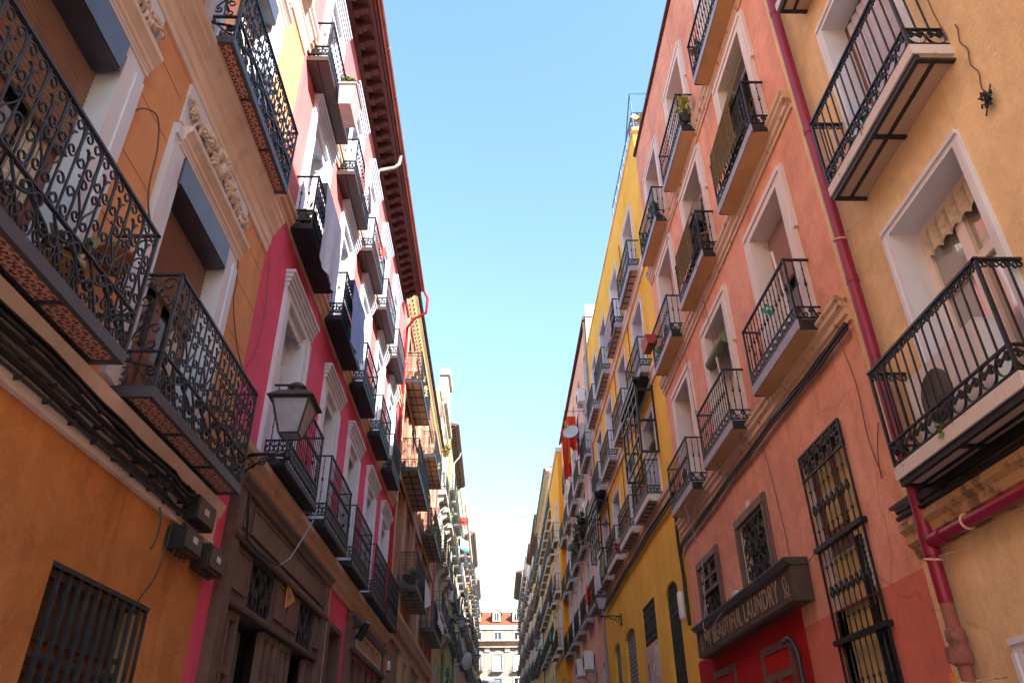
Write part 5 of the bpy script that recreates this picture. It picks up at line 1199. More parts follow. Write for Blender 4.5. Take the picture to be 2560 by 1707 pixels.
# ---------------------------------------------------------------- salmon house
hs = house('salmon pink house with grid balconies, top floor washing and a red roof edge', FR, 35)
sc = [28.6, 31.3, 34.0, 36.7, 39.4]; slev = [(6.95, 9.4), (9.8, 12.35), (12.62, 15.0)]
sholes = [(c-.5, c+.5, zb+.14, zt, .3) for zb, zt in slev for c in sc]+[(c-.42, c+.42, 16.1, 17.7, .25) for c in sc]
wall(hs, FR, 27.401, 41.4, -.3, 18.9, sholes+[(c-.5, c+.5, 1, 5.2, .3) for c in sc], [M['salmon'], M['white']])
for zb, zt in slev:
    for i, c in enumerate(sc):
        w = window(hs, FR, c-.5, c+.5, zb+.14, zt, .3, 'white', 'glass', .07, (1, 3)); surround(w, FR, c-.5, c+.5, zb+.14, zt, .24, .04, 'white', hood='steps')
        dy = (.1, .4, .6, .9, 1.0)[i]
        balcony(hs, FR, c+dy-1.05, c+dy+.95, .33, zb, .13, .9, 'castsmall', 'grid', [M['slabgrey'], M['panel'], M['brownslab']])
for c in sc:
    w = window(hs, FR, c-.42, c+.42, 16.1, 17.7, .25, 'white', 'glass', .06, (1, 1)); w = window(hs, FR, c-.5, c+.5, 1, 5.2, .3, 'brownwood', 'glass', .07, (1, 2))
mb = MB(); mb.box(27.4, 41.4, -.4, .10, 18.9, 19.0); mb.box(27.4, 41.4, .05, .14, 18.8, 18.899); part(mb, 'roof_edge', M['eave'], hs, FR)
mb = MB(); mb.box(27.42, 28.0, -2.2, -.02, 17.55, 19.6); part(mb, 'party_wall', M['white'], hs, FR)
downpipe(hs, FR, 27.6, .06, 0, 18.8, .05, 'whitepipe')
aircon(FR, 29.1, .06, 15.55, 'white air conditioner on the top floor of the salmon house above the dish', .75, .6)
aircon(FR, 29.2, .06, 10.6, 'white air conditioner on the middle of the salmon house', .75, .6)
for u, z, m, lab in ((31.5, 5.3, 'whitecloth', ''),): aircon(FR, u, .06, z, 'large white air conditioner over the ground floor of the salmon house', .8, .65, .35); aircon(FR, 34.5, .06, z+.1, 'boxed white air conditioner farther along the salmon ground floor', .8, .65, .35)
t = thing('satellite_dish', FR.world((28.4, .75, 13.9)), 'round grey satellite dish on the salmon house in front of orange laundry', 'satellite dish', 'satellite dishes')
def dish(c, r, ax):
    ax = Vector(ax).normalized(); x = ax.orthogonal().normalized(); y = ax.cross(x); mb = MB(); C_ = Vector(c)
    for off in (0, -.012): mb.grid(lambda i, j: tuple(C_+x*(r*j*math.cos(2*pi*i))+y*(r*j*math.sin(2*pi*i))-ax*(.22*r*(1-j*j)-off)), 24, 5)
    return mb, C_, ax, x, y
mb, C_, ax, x, y = dish((28.4, .78, 14.0), .33, (-.8, .35, .3)); part(mb, 'reflector', M['dish'], t, FR)
mb = MB(); mb.tube([tuple(C_-x*.3), tuple(C_+ax*.35)], .012, 5); mb.lathe(tuple(C_+ax*.35), [(.03, -.05), (.045, 0), (.03, .06)], 8); mb.tube([tuple(C_-ax*.1), (28.6, .3, 13.75), (28.6, .0, 13.7)], .025, 6); part(mb, 'arm', M['dish'], t, FR)
mb = MB(); [mb.tube([(u, .0, 15.15), (u, 1.0, 15.15)], .012, 5) for u in (28.9, 31.2)]; [mb.tube([(28.9, d, 15.15), (31.2, d, 15.15)], .005, 4) for d in (.3, .6, .95)]; tag(part(mb, 'clothes_line', M['iron2'], None, FR), 'bracketed clothes line under the top windows of the salmon house', 'clothes line')
def cross_cloth(u, d0, d1, zt, zb, mat, lab, seed):
    """cloth pegged across the line, out from the wall"""
    rnd = random.Random(seed); p = rnd.uniform(0, 6); mb = MB()
    mb.grid(lambda i, j: (u+.10*j*math.sin(9*i+p)+.05*j*math.sin(23*i), d0+(d1-d0)*(i+(.12*math.sin(4*j+p))*j*.5), zt+(zb(i)-zt)*j), 24, 18)
    return tag(part(mb, 'garment', M[mat], None, FR), lab, 'laundry', 'washing on the salmon clothes line')
cross_cloth(29.3, .45, .85, 15.1, lambda i: 13.5+.2*i, 'redcloth', 'long orange red cloth on the salmon clothes line, close behind the dish', 6)
cross_cloth(29.9, .68, .88, 15.1, lambda i: 13.1+.2*i, 'flagyellow', 'narrow yellow orange cloth hanging between the red cloths', 7)
cross_cloth(30.6, .60, .95, 15.1, lambda i: 12.9-.2*i, 'redcloth', 'second orange red cloth, farther from the dish', 8)
cloth(28.95, 29.6, .35, 15.1, 14.2, 14.0, 3, 'navycloth', 'navy trousers drying close to the salmon wall', 9, 'washing on the salmon clothes line'); cloth(29.7, 30.2, .3, 15.1, 13.7, 13.6, 3, 'wine', 'wine red garment drying close to the salmon wall', 10, 'washing on the salmon clothes line')
for k, (m, z) in enumerate((('navycloth', 14.0), ('greycloth', 13.7), ('whitecloth', 14.1), ('darkcloth', 13.5), ('bluesheet', 13.8))): cloth(33.4+.45*k, 33.75+.45*k, .5+.05*(k % 2), 15.0, z, z+.1, 2, m, ('navy', 'grey', 'white', 'dark', 'pale blue')[k]+' garment on the farther washing line of the salmon house', 12+k, 'clothes on the farther salmon line')
for (u, z, n, s, lab) in ((29.6, 9.95, 220, .3, 'big spiky grey green plants filling the middle salmon balcony'), (32.6, 9.95, 160, .3, 'spiky plants on the next salmon balcony')):
    mb = MB(); mb.leafs((u, .3, z+.45), (.7, .2, .45), n, s); pot(mb, (u-.4, .2, z), .12, .22, 1); pot(mb, (u+.4, .2, z), .12, .22, 1); tag(part(mb, 'potted_plant', [M['greyleaf'], M['terracotta']], None, FR), lab, 'plant', 'plants on the balconies')
cloth(29.3, 29.6, .36, 8.1, 7.3, 7.4, 1, 'redcloth', 'red towel over the lowest salmon railing', 20); cloth(27.9, 28.1, .36, 7.6, 7.2, 7.2, 1, 'redflower', 'small red flower box cover on the near salmon railing', 21)
# ================================================================ FARTHER HOUSES
def plain_house(label, fr, u0, u1, top, levels, cols, mat, trim='white', bw=.9, bh=2.3, bal=.55, D=.35, style='plain', kind='grid', smats=None, hood=None, eave=None, frame='white', shut=0, each=True, z0=-.3, ground=True, seed=1, pane='glass', depth=7.5):
    rnd = random.Random(seed); h = house(label, fr, (u0+u1)/2); smats = smats or [M['iron2'], M['panelgrey'], M['iron']]
    holes = [(c-bw/2, c+bw/2, zb+.13, zb+.13+bh, .25) for zb in levels for c in cols]
    gz = levels[0]-.8
    if ground: holes += [(c-.55, c+.55, max(.2, gz-4.2), gz-.5, .25) for c in cols]
    wall(h, fr, u0, u1, z0, top, holes, [M[mat], M[trim]], depth=depth)
    for j, zb in enumerate(levels):
        for c in cols:
            s = rnd.choice((0, 0, .35, .6)) if shut else 0
            w = window(h, fr, c-bw/2, c+bw/2, zb+.13, zb+.13+bh, .25, frame if rnd.random() < .8 else 'brownwood', rnd.choice((pane, 'paleglass', 'glass')), .07, (1, 2), shut=s or None, shutmat=rnd.choice(('shutter', 'shuttergrey', 'shutterpink')), curt=rnd.choice((None, 'whitecloth', 'beigecurtain')))
            surround(w, fr, c-bw/2, c+bw/2, zb+.13, zb+.13+bh, .16, .04, trim, **({'hood': hood} if hood else {}))
            if bal: balcony(h, fr, c-bw/2-bal*.8, c+bw/2+bal*.8, D, zb, .13, .95, style, kind, smats)
        if not bal or hood: cornice(h, fr, u0+.01, u1-.01, [(0, zb-.25), (.06, zb-.25), (.10, zb-.1), (.10, zb-.02), (0, zb)], trim)
    if ground:
        for c in cols:
            w = window(h, fr, c-.55, c+.55, max(.2, gz-4.2), gz-.5, .25, 'brownwood', 'glass', .07, (1, 2))
    if eave:
        k, Dv, em, gm = eave
        if k == 'raft': eaves(h, fr, u0, u1, Dv, top-.02, em, .5)
        else: cornice(h, fr, u0, u1, [(0, top-.35), (Dv*.3, top-.3), (Dv*.5, top-.14), (Dv, top-.08), (Dv, top+.06), (0, top+.08)], em, 'eaves')
        gutter(h, fr, u0, u1, Dv+.08, top+.10, .07, gm); tiled_roof(h, fr, u0, u1, Dv, -min(6, depth*.8), top+.1, top+.1+.3*min(6, depth*.8), p=.4)
    else:
        cornice(h, fr, u0-.02, u1+.02, [(-.3, top), (.08, top), (.12, top+.12), (.12, top+.25), (-.3, top+.25)], trim, 'parapet')
    return h
def cspan(u0, u1, n): return [u0+(u1-u0)*(i+.5)/n for i in range(n)]
# left
h4 = plain_house('cream house with heavy corbelled balconies and a white curved gable on its roof', FL, 37.901, 47.0, 20.6, (8.6, 11.7, 14.75, 17.6), cspan(37.9, 47, 3), 'cream_left', 'trim_left', 1.1, 2.2, 0, hood='steps', seed=2)
for zb in (8.6, 11.7, 14.75):
    for c in cspan(37.9, 47, 3):
        b = balcony(h4, FL, c-1.05, c+1.05, .55, zb, .22, .95, 'band', 'stucco', [M['trim_left'], M['trim_left'], M['trim_left']])
        for s in (-.75, .75): mb = MB(); mb.extr([(.001, zb-.75), (.10, zb-.62), (.16, zb-.4), (.34, zb-.26), (.46, zb-.001), (.001, zb-.001)], c+s-.14, c+s+.14); part(mb, 'corbel', M['trim_left'], b, FL)
mb = MB(); mb.plate([(40.0, 20.86), (45.2, 20.86), (45.2, 22.0), (44.4, 22.3), (44.2, 23.0), (43.6, 23.5), (41.6, 23.5), (41.0, 23.0), (40.8, 22.3), (40.0, 22.0)], -.3, .18, 0)
mb.box(41.3, 43.9, -.35, .34, 23.501, 23.78, 0); mb.box(41.6, 43.6, -.30, .28, 23.78, 24.1, 0); mb.box(39.9, 45.3, -.3, .30, 20.852, 21.1, 0)
part(mb, 'gable', [M['trim_left'], M['cream_left']], h4, FL)
downpipe(h4, FL, 38.1, .1, 3, 20, .04, 'oldpipe', [(38.1, .2, 20.2), (38.1, .4, 20.3)])
h5 = plain_house('pale green house with olive pilasters and dark rafter eaves', FL, 47.001, 59.5, 22.6, (9.45, 12.5, 15.5, 18.6), cspan(48.6, 59.5, 4), 'green_left', 'trim_left', 1.0, 2.2, .6, .38, 'plain', 'grid', eave=('raft', .52, 'eave2', 'greygutter'), seed=3)
mb = MB()
for u in (47.05, 59.0): mb.box(u, u+.5, .001, .12, -.3, 22.3)
mb.box(47.04, 48.9, .0005, .10, -.3, 8.9); part(mb, 'pilaster', M['olive'], h5, FL)
downpipe(h5, FL, 52.0, .1, 14, 21.6, .05, 'whitepipe', [(52, .12, 21.8), (52, .5, 22.3), (52, .58, 22.65)])
h6 = plain_house('off white house with washing lines, behind the pale green one', FL, 59.501, 74, 23.4, (10.2, 13.1, 16.1, 19.2), cspan(59.5, 74, 5), 'white_left', 'trim_left', 1.0, 2.2, .55, .36, 'plain', 'grid', shut=1, seed=4)
h7 = plain_house('peach house with flower filled balconies in the left row', FL, 74.001, 92, 25.8, (11, 14, 17, 20.1, 22.9), cspan(74, 92, 6), 'peach_left', 'trim_left', 1.0, 2.1, .55, .36, 'plain', 'grid', seed=5)
h8 = plain_house('buff house with dark eaves well along the left row', FL, 92.001, 109, 28.2, (12, 15.1, 18.2, 21.3, 24.4), cspan(92, 109, 6), 'buff_left', 'trim_left', 1.0, 2.2, .55, .36, 'plain', 'grid', eave=('flat', .45, 'eave2', 'greygutter'), seed=6)
h9 = plain_house('white house with plain parapet, second from the far left end', FL, 109.001, 123, 28.8, (13, 16.1, 19.2, 22.3, 25.2), cspan(109, 123, 5), 'white_left', 'trim_left', 1.0, 2.2, .5, .36, 'plain', 'grid', shut=1, seed=7)
h10 = plain_house('pale yellow house closing the left row', FL, 123.001, 137.8, 29.6, (14, 17.1, 20.2, 23.3, 26.3), cspan(123, 137.8, 5), 'cream_left', 'trim_left', 1.0, 2.2, .5, .36, 'plain', 'grid', eave=('flat', .4, 'eave2', 'greygutter'), seed=8)
# right
FRA = Frame(-1, (3.58, 0, 0))
h = plain_house('amber orange house standing slightly forward of the salmon one', FRA, 41.401, 48.2, 18.4, (7.6, 10.5, 13.35), (43.2, 46.3), 'amber', 'white', 1.05, 2.25, .4, .33, 'mid', 'grid', [M['slabwhite'], M['panel'], M['iron2']], hood=None, seed=11)
cornice(h, FRA, 41.41, 48.19, [(0, 7.3), (.05, 7.3), (.09, 7.45), (0, 7.5)], 'creamtrim'); cornice(h, FRA, 41.41, 48.19, [(0, 10.2), (.05, 10.2), (.09, 10.35), (0, 10.4)], 'creamtrim'); cornice(h, FRA, 41.41, 48.19, [(0, 13.05), (.05, 13.05), (.09, 13.2), (0, 13.25)], 'creamtrim')
h = plain_house('beige house with deep flat eaves and zinc gutter beyond the amber house', FR, 48.201, 63.2, 19.9, (9.0, 11.8, 14.6, 17.1), cspan(48.2, 63.2, 6), 'beige', 'beige', 1.0, 2.1, .7, .34, 'plain', 'grid', [M['slabwhite'], M['panel'], M['iron2']], eave=('flat', .5, 'beige', 'greygutter'), seed=12)
downpipe(h, FR, 48.5, .1, 1, 19.0, .055, 'greygutter', [(48.5, .15, 19.3), (48.6, .5, 19.6), (48.7, .55, 19.95)]); downpipe(h, FR, 63.0, .1, 1, 19.0, .055, 'greygutter', [(63, .15, 19.3), (63, .5, 19.6), (63, .55, 19.95)])
plain_house('buff house with brown rafter eaves and red pots on its balconies', FR, 63.201, 76, 21.4, (9.8, 12.7, 15.6, 18.4), cspan(63.2, 76, 5), 'buff', 'white', 1.0, 2.1, .55, .34, 'plain', 'grid', eave=('raft', .45, 'eave2', 'greygutter'), seed=13)
plain_house('pale yellow house with brown eaves, past the buff house in the right row', FR, 76.001, 84, 22.4, (10.5, 13.4, 16.3, 19.2), cspan(76, 84, 3), 'paleyellow', 'white', 1.0, 2.1, .5, .34, 'plain', 'grid', eave=('raft', .45, 'eave2', 'greygutter'), seed=14)
plain_house('off white house with plain parapet, right row', FR, 84.001, 97, 24.6, (11.2, 14.2, 17.2, 20.2), cspan(84, 97, 4), 'offwhite', 'white', 1.0, 2.1, .5, .34, 'plain', 'grid', shut=1, seed=15)
ha = plain_house('orange peach house with an aerial mast, near the far right end', FR, 97.001, 113, 26.6, (12.2, 15.2, 18.2, 21.2, 24), cspan(97, 113, 5), 'peach', 'white', 1.0, 2.1, .5, .34, 'plain', 'grid', seed=16)
mb = MB(); mb.tube([(98, -.5, 26.6), (98, -.5, 31)], .05, 5); [mb.tube([(97.4, -.5, z), (98.6, -.5, z)], .03, 4) for z in (29.4, 30, 30.6)]; part(mb, 'aerial', M['greygutter'], ha, FR)
plain_house('buff house with deep brown eaves closing the right row', FR, 113.001, 132, 28.4, (13.2, 16.3, 19.4, 22.5, 25.4), cspan(113, 132, 6), 'buff', 'white', 1.0, 2.2, .5, .34, 'plain', 'grid', eave=('raft', .8, 'eave2', 'greygutter'), seed=17, depth=2.2)
# ---------------------------------------------------------------- the house across the end
he = house('pale cream house with tiled roof and dormers closing the street end', FE, 0)
ex = [.27+3.55*k for k in range(-3, 4)]
wall(he, FE, -12, 12.5, -.3, 25.0, [(c-.62, c+.62, 23.05, 24.3, .2) for c in ex]+[(c-.72, c+.72, 18.1, 20.75, .25) for c in ex]+[(c-.72, c+.72, 14.0, 16.9, .25) for c in ex]+[(c-.7, c+.7, 9.8, 12.4, .25) for c in ex], [M['end_wall'], M['end_trim']])
for c in ex:
    for a, z0, z1, fr_, sh in ((.62, 23.05, 24.3, 'white', 0), (.72, 18.1, 20.75, 'white', .82), (.72, 14.0, 16.9, 'white', 0), (.7, 9.8, 12.4, 'white', 0)):
        w = window(he, FE, c-a, c+a, z0, z1, .2 if z0 > 22 else .25, fr_, 'glass', .07, (1, 2 if a > .65 else 1), shut=sh or None, shutmat='shuttercream')
        surround(w, FE, c-a, c+a, z0, z1, .24, .06, 'end_trim')
    balcony(he, FE, c-.98, c+.98, .75, 17.85, .22, .75, 'mid', 'stucco', [M['slabgrey'], M['end_wall'], M['slabgrey']])
    mb = MB(); mb.extr([(.0615, 20.98), (.10, 20.98), (.12, 21.3), (.0615, 21.45)], c-.5, c+.5); mb.box(c-.25, c+.25, .0611, .14, 21.2, 21.5); part(mb, 'crest', M['slate'], he, FE)
mb = MB()
for k in range(-4, 4):
    c = .27+3.55*(k+.5)
    mb.box(c-.55, c+.35, .0011, .05, 9, 20.9)
    mb.box(c-.35, c+.35, .0012, .04, 22.9, 24.7)
part(mb, 'pilaster', M['end_wall'], he, FE)
for k in range(-4, 4):
    c = .27+3.55*(k+.5)-.1
    mb = MB(); mb.extr([(.05, 20.95), (.2, 21.1), (.30, 21.5), (.55, 21.75), (.05, 21.75)], c-.45, c+.45); part(mb, 'corbel', M['end_trim'], he, FE)
cornice(he, FE, -12, 12.5, [(0, 21.76), (.6, 21.76), (.6, 21.95), (.15, 22.0), (.15, 22.3), (.9, 22.55), (.9, 22.72), (0, 22.8)], 'end_wall'); gutter(he, FE, -12, 12.5, .96, 22.72, .09, 'eave')
cornice(he, FE, -12, 12.5, [(0, 24.72), (.12, 24.72), (.3, 24.8), (.3, 25.1), (0, 25.12)], 'end_trim'); cornice(he, FE, -12, 12.5, [(0, 25.13), (.34, 25.13), (.2, 25.5), (0, 25.5)], 'slate', 'lead_gutter')
tiled_roof(he, FE, -12, 12.5, .15, -4.2, 25.45, 28.45, p=.26)
mb = MB(); mb.box(-12, 12.5, -9, -4.2, 20, 28.42); part(mb, 'attic', M['roof'], he, FE)
for k in (-2, -1, 0, 1):
    c = .05+3.6*k*.99 if k != 0 else .05
    mb = MB(); mb.box(c-.75, c+.75, -3.6, -.5, 26.2, 27.75, 0); mb.plate([(c-.8, 27.75), (c+.8, 27.75), (c, 28.25)], -3.6, -.45, 0)
    d_ = part(mb, 'dormer', M['end_wall'], he, FE)
    mb = MB()
    for sg in (-1, 1): mb.add([(c+sg*.98, -.38, 27.72), (c, -.38, 28.32), (c, -3.9, 28.32), (c+sg*.98, -3.9, 27.72), (c+sg*.98, -.38, 27.65), (c, -.38, 28.24), (c, -3.9, 28.24), (c+sg*.98, -3.9, 27.65)], [(0, 1, 2, 3), (4, 5, 6, 7), (0, 1, 5, 4), (3, 2, 6, 7), (0, 3, 7, 4)])
    part(mb, 'dormer_roof', M['roof'], d_, FE)
    mb = MB(); mb.box(c-.46, c+.46, -.499, -.49, 26.45, 27.6, 0); mb.box(c-.03, c+.03, -.4899, -.47, 26.45, 27.6, 1); mb.box(c-.5, c-.4, -.4899, -.46, 26.4, 27.62, 1); mb.box(c+.4, c+.5, -.4899, -.46, 26.4, 27.62, 1)
    part(mb, 'window', [M['glass'], M['white']], d_, FE)
mb = MB(); v = [(2.4, -2.05, 27.08), (3.5, -2.05, 27.08), (3.5, -3.1, 27.80), (2.4, -3.1, 27.80)]; mb.add([(a, b, c+.06) for a, b, c in v]+v, [(0, 1, 2, 3), (0, 1, 5, 4), (1, 2, 6, 5), (2, 3, 7, 6), (3, 0, 4, 7)]); part(mb, 'skylight', M['shuttergrey'], he, FE)
mb = MB(); mb.box(1.45, 1.95, -4.6, -4.1, 28, 28.9, 0); mb.box(1.5, 1.9, -4.55, -4.15, 28.9, 29.5, 1); mb.box(-3.05, -2.8, -4.5, -4.2, 28, 29.6, 1); part(mb, 'chimney', [M['end_wall'], M['slate']], he, FE)
mb = MB(); mb.grid(lambda i, j: (-2.5+3.2*i, .1+1.3*j, 16.62-.35*j*j), 8, 4); mb.grid(lambda i, j: (-2.5+3.2*i, 1.4+.005*math.sin(40*i), 16.27-.25*j), 24, 1); mb.quad([(-2.5, .1, 16.62), (-2.5, 1.4, 16.27), (-2.5, .1, 16.2)]); mb.quad([(.7, .1, 16.62), (.7, 1.4, 16.27), (.7, .1, 16.2)])
tag(part(mb, 'awning', M['shuttergrey'], None, FE), 'dark grey canvas awning on the house closing the street', 'awning')

# ================================================================ LAMPS, PEOPLE AND SMALL THINGS
def street_lamp(fr, u, arm, za, s, lab):
    t = thing('street_lamp', fr.world((u, 0, za)), lab, 'street lamp', 'lanterns on wall brackets')
    mb = MB(); mb.tube([(u, .0, za), (u, arm*.5, za+.02), (u, arm+.05, za+.0)], .028*s, 8); mb.box(u-.03, u+.03, 0, .03, za-.4*s, za+.12*s)
    Mf = lambda q, z, o: (u+o, q, z)
    mb.flat([(0.02, za-.36*s), (arm*.35, za-.14*s), (arm*.75, za-.02)], Mf, .022*s, .03*s)
    mb.flat(fit(SC, arm*.06, arm*.40, za-.20*s, za-.03*s, turn=True, fz=True), Mf, .014, .022); mb.flat(fit(SC, arm*.45, arm*.85, za-.15*s, za-.02, turn=True, fz=True), Mf, .014, .022)
    mb.lathe((u, arm, za-.06*s), [(.03*s, 0), (.055*s, .03*s), (.055*s, .10*s), (.04*s, .13*s)], 10)
    part(mb, 'bracket', M['iron'], t, fr)
    z0, z1 = za+.30*s, za+.80*s; b0, b1 = .135*s, .265*s; mb = MB()
    for sx in (-1, 1):
        mb.tube([(u+sx*.02, arm, za+.06*s), (u+sx*b0*.9, arm, za+.12*s), (u+sx*b0*.95, arm, z0)], .012*s, 6)
        for sy in (-1, 1): mb.tube([(u+sx*b0, arm+sy*b0, z0), (u+sx*b1, arm+sy*b1, z1)], .016*s, 4)
    def frame_(b, z, r):
        c = [(u-b, arm-b, z), (u+b, arm-b, z), (u+b, arm+b, z), (u-b, arm+b, z)]
        for k in range(4): mb.tube([c[k], c[(k+1) % 4]], r, 4)
    frame_(b0, z0, .016*s); frame_(b1, z1, .018*s); frame_(.32*s/1.0, z1+.015*s, .016*s)
    part(mb, 'lantern_frame', M['lampgrey'], t, fr)
    mb = MB(); q = math.sqrt(2)
    mb.lathe((u, arm, 0), [(b0*q*.98, z0), (b1*q*.98, z1)], 4, smooth=False, sq=True); part(mb, 'glass', M['frostglass'], t, fr)
    mb = MB(); mb.lathe((u, arm, z1+.012*s), [(.32*q*s, 0), (.315*q*s, .02*s), (.20*q*s, .13*s), (.17*q*s, .14*s)], 4, smooth=False, sq=True)
    mb.lathe((u, arm, z1+.14*s), [(.10*s, 0), (.09*s, .05*s), (.075*s, .09*s), (.13*s, .11*s), (.14*s, .13*s), (.13*s, .15*s), (.06*s, .20*s), (.02*s, .21*s)], 14)
    for sx in (-1, 1): mb.lathe((u+sx*.2*s, arm+.28*s, z1+.03*s), [(.012, 0), (.02, .03*s), (.01, .06*s)], 6)
    part(mb, 'cap', M['lampgrey'], t, fr)
    return t
street_lamp(FL, 8.78, .62, 5.11, .88, 'large four sided lantern on a scrolled bracket between the orange and raspberry houses')
street_lamp(FR, 23.94, .61, 5.93, .68, 'smaller lantern on a scrolled bracket of the yellow house')
street_lamp(FL, 51.8, .95, 10.0, 1.0, 'lantern near the man on the pale green house')
street_lamp(FR, 60.5, .8, 10.15, 1.0, 'lantern on the beige house far along the right row')
street_lamp(FL, 108, .8, 15.4, 1.0, 'far lantern near the end of the left row')
street_lamp(FR, 110, .8, 13.6, 1.0, 'far lantern near the end of the right row')
aircon(FL, 51.5, .05, 11.95, 'white air conditioner on the pale green house above the man', .8, .75, .3)
t = thing('satellite_dish', FL.world((60, 1.1, 9.3)), 'pale satellite dish low on the left row past the green house', 'satellite dish', 'satellite dishes')
mb, C_, ax, x, y = dish((60, 1.05, 9.35), .62, (.5, -.8, .2)); 
mb2 = MB(); mb2.v = [FL.map((0, 0, 0)) and p for p in mb.v]; mb2.f = mb.f; mb2.mi = mb.mi; mb2.sm = mb.sm
part(mb2, 'reflector', M['dish'], t, FL); mb = MB(); mb.tube([tuple(C_), (60, .4, 9.1), (60, 0, 9.1)], .04, 6); part(mb, 'arm', M['dish'], t, FL)
t = thing('banner', FL.world((60, .6, 19.6)), 'red banner with a black stripe on a white frame high over the left row', 'banner')
mb = MB(); mb.box(59.98, 60.0, .12, .95, 19.55, 20.2, 0); mb.box(59.97, 59.9799, .12, .95, 19.78, 19.96, 1); mb.lathe((59.965, .55, 19.78), [(.1, 0), (.12, .1), (.08, .18)], 8, 0); part(mb, 'cloth', [M['redcloth'], M['darkcloth']], t, FL)
mb = MB(); mb.tube([(60.03, 0, 20.22), (60.03, 1.25, 20.1), (60.03, 1.3, 19.2), (60.03, 1.0, 19.1)], .03, 5); part(mb, 'frame', M['white'], t, FL)
def cl_(u, d, zt, zb, m, lab, s): cloth(u, u+.9, d, zt, zb, zb+.1, 2, m, lab, s, 'washing on the far left row', FL)
cl_(60.6, .3, 19.4, 18.2, 'teal', 'teal cloth hanging below the red banner', 31)
mb = MB(); mb.quad([(60.5, .3, 18.7), (60.5, 1.0, 18.3), (60.5, 1.02, 17.5), (60.5, .35, 17.75)], 0); mb.quad([(60.49, .36, 17.9), (60.49, 1.01, 17.75), (60.49, 1.02, 17.5), (60.49, .36, 17.75)], 1); tag(part(mb, 'sheet', [M['whitecloth'], M['skyblue']], None, FL), 'white sheet with bright blue hem drying under the teal cloth', 'laundry', 'washing on the far left row')
cl_(66, .42, 15, 14, 'whitecloth', 'white cloth on a balcony of the off white house with washing lines', 33); cl_(63, .42, 17.2, 16.4, 'whitecloth', 'white cloth on an upper balcony of the off white house with washing lines', 34)
rnd = random.Random(17)
for k, (fr, u, z, m, fl, lab) in enumerate(((FL, 44, 15.0, 'leafy', 0, 'yellow green hanging plant on the top corbelled balcony'), (FL, 41.0, 18.0, 'leaf', 1, 'dark pot and plant on the cream house attic'), (FL, 52, 15.7, 'leaf', 1, 'red flowered pots on the pale green house'), (FL, 78, 18, 'leafy', 1, 'bright flowers on the first high balcony of the peach house'), (FL, 84, 17.2, 'leafy', 1, 'bright flowers on the middle balcony of the peach house'), (FL, 90, 14.2, 'leaf', 1, 'red flowers at the far end of the peach house'), (FR, 46.3, 13.5, 'leaf', 1, 'red flower pot on the top amber balcony'), (FR, 68.6, 15.8, 'leafy', 1, 'trailing green plant on the buff house with rafter eaves'), (FR, 71.5, 12.9, 'leafy', 0, 'lime green plants on a low balcony of the buff rafter house'), (FR, 65, 12.9, 'leaf', 1, 'red pots on the nearest low balcony of the buff rafter house'), (FR, 80, 16.5, 'leafy', 0, 'plants on the middle balcony of the pale yellow house in the right row'))):
    mb = MB(); mb.leafs((u, .28, z+.35), (.45, .2, .4), 120, .16, 0); pot(mb, (u-.25, .2, z), .13, .24, 1); pot(mb, (u+.25, .2, z), .13, .24, 1)
    if fl: mb.leafs((u, .3, z+.5), (.4, .2, .3), 30, .14, 2)
    tag(part(mb, 'potted_plant', [M[m], M['terracotta'], M['redflower']], None, fr), lab, 'plant', 'plants on the balconies')
for fr, u, d, zt, zb, m, lab in ((FRA, 43.0, .36, 8.5, 7.8, 'darkcloth', 'dark clothes on the lowest amber balcony'), (FRA, 43.8, .3, 8.9, 8.2, 'whitecloth', 'pale clothes drying over the lowest amber balcony'), (FRA, 46.0, .36, 11.6, 10.6, 'navycloth', 'navy clothes hung on the middle amber balcony'), (FRA, 43.0, .3, 11.6, 11.0, 'greycloth', 'grey clothes on the near middle amber balcony'), (FR, 50, .36, 9.8, 9.2, 'teal', 'green cloth bundle on the first beige balcony'), (FR, 68.5, .36, 16.4, 15.9, 'skyblue', 'bright blue cloth on the buff rafter house'), (FR, 70, .36, 13.4, 12.9, 'flower', 'magenta cloth on the buff rafter house')):
    cloth(u, u+.8, d, zt, zb, zb+.1, 2, m, lab, int(u*3), 'clothes on the far right balconies', fr)
mb = MB(); mb.box(50.1, 50.7, .02, .35, 6.4, 7.2); tag(part(mb, 'meter_box', M['acwhite'], None, FL), 'white box on the olive pilaster of the green house', 'electric box')
mb = MB(); mb.lathe((22.75, .2, 4.3), [(.03, 0), (.06, .03), (.05, .2), (.03, .26)], 10, 0); mb.lathe((22.75, .2, 4.27), [(.04, 0), (.05, .03)], 8, 1); tag(part(mb, 'security_camera', [M['acwhite'], M['dark']], None, FL), 'white security camera at the far end of the raspberry house', 'camera')
mb = MB(); mb.leafs((50.2, .25, 6.9), (.25, .15, 1.0), 160, .16); mb.leafs((47.6, .3, 9.6), (.25, .2, .3), 60, .14); tag(part(mb, 'hanging_plant', M['leaf'], None, FL), 'green creeper on the corner of the olive pilaster', 'plant', 'plants on the balconies')

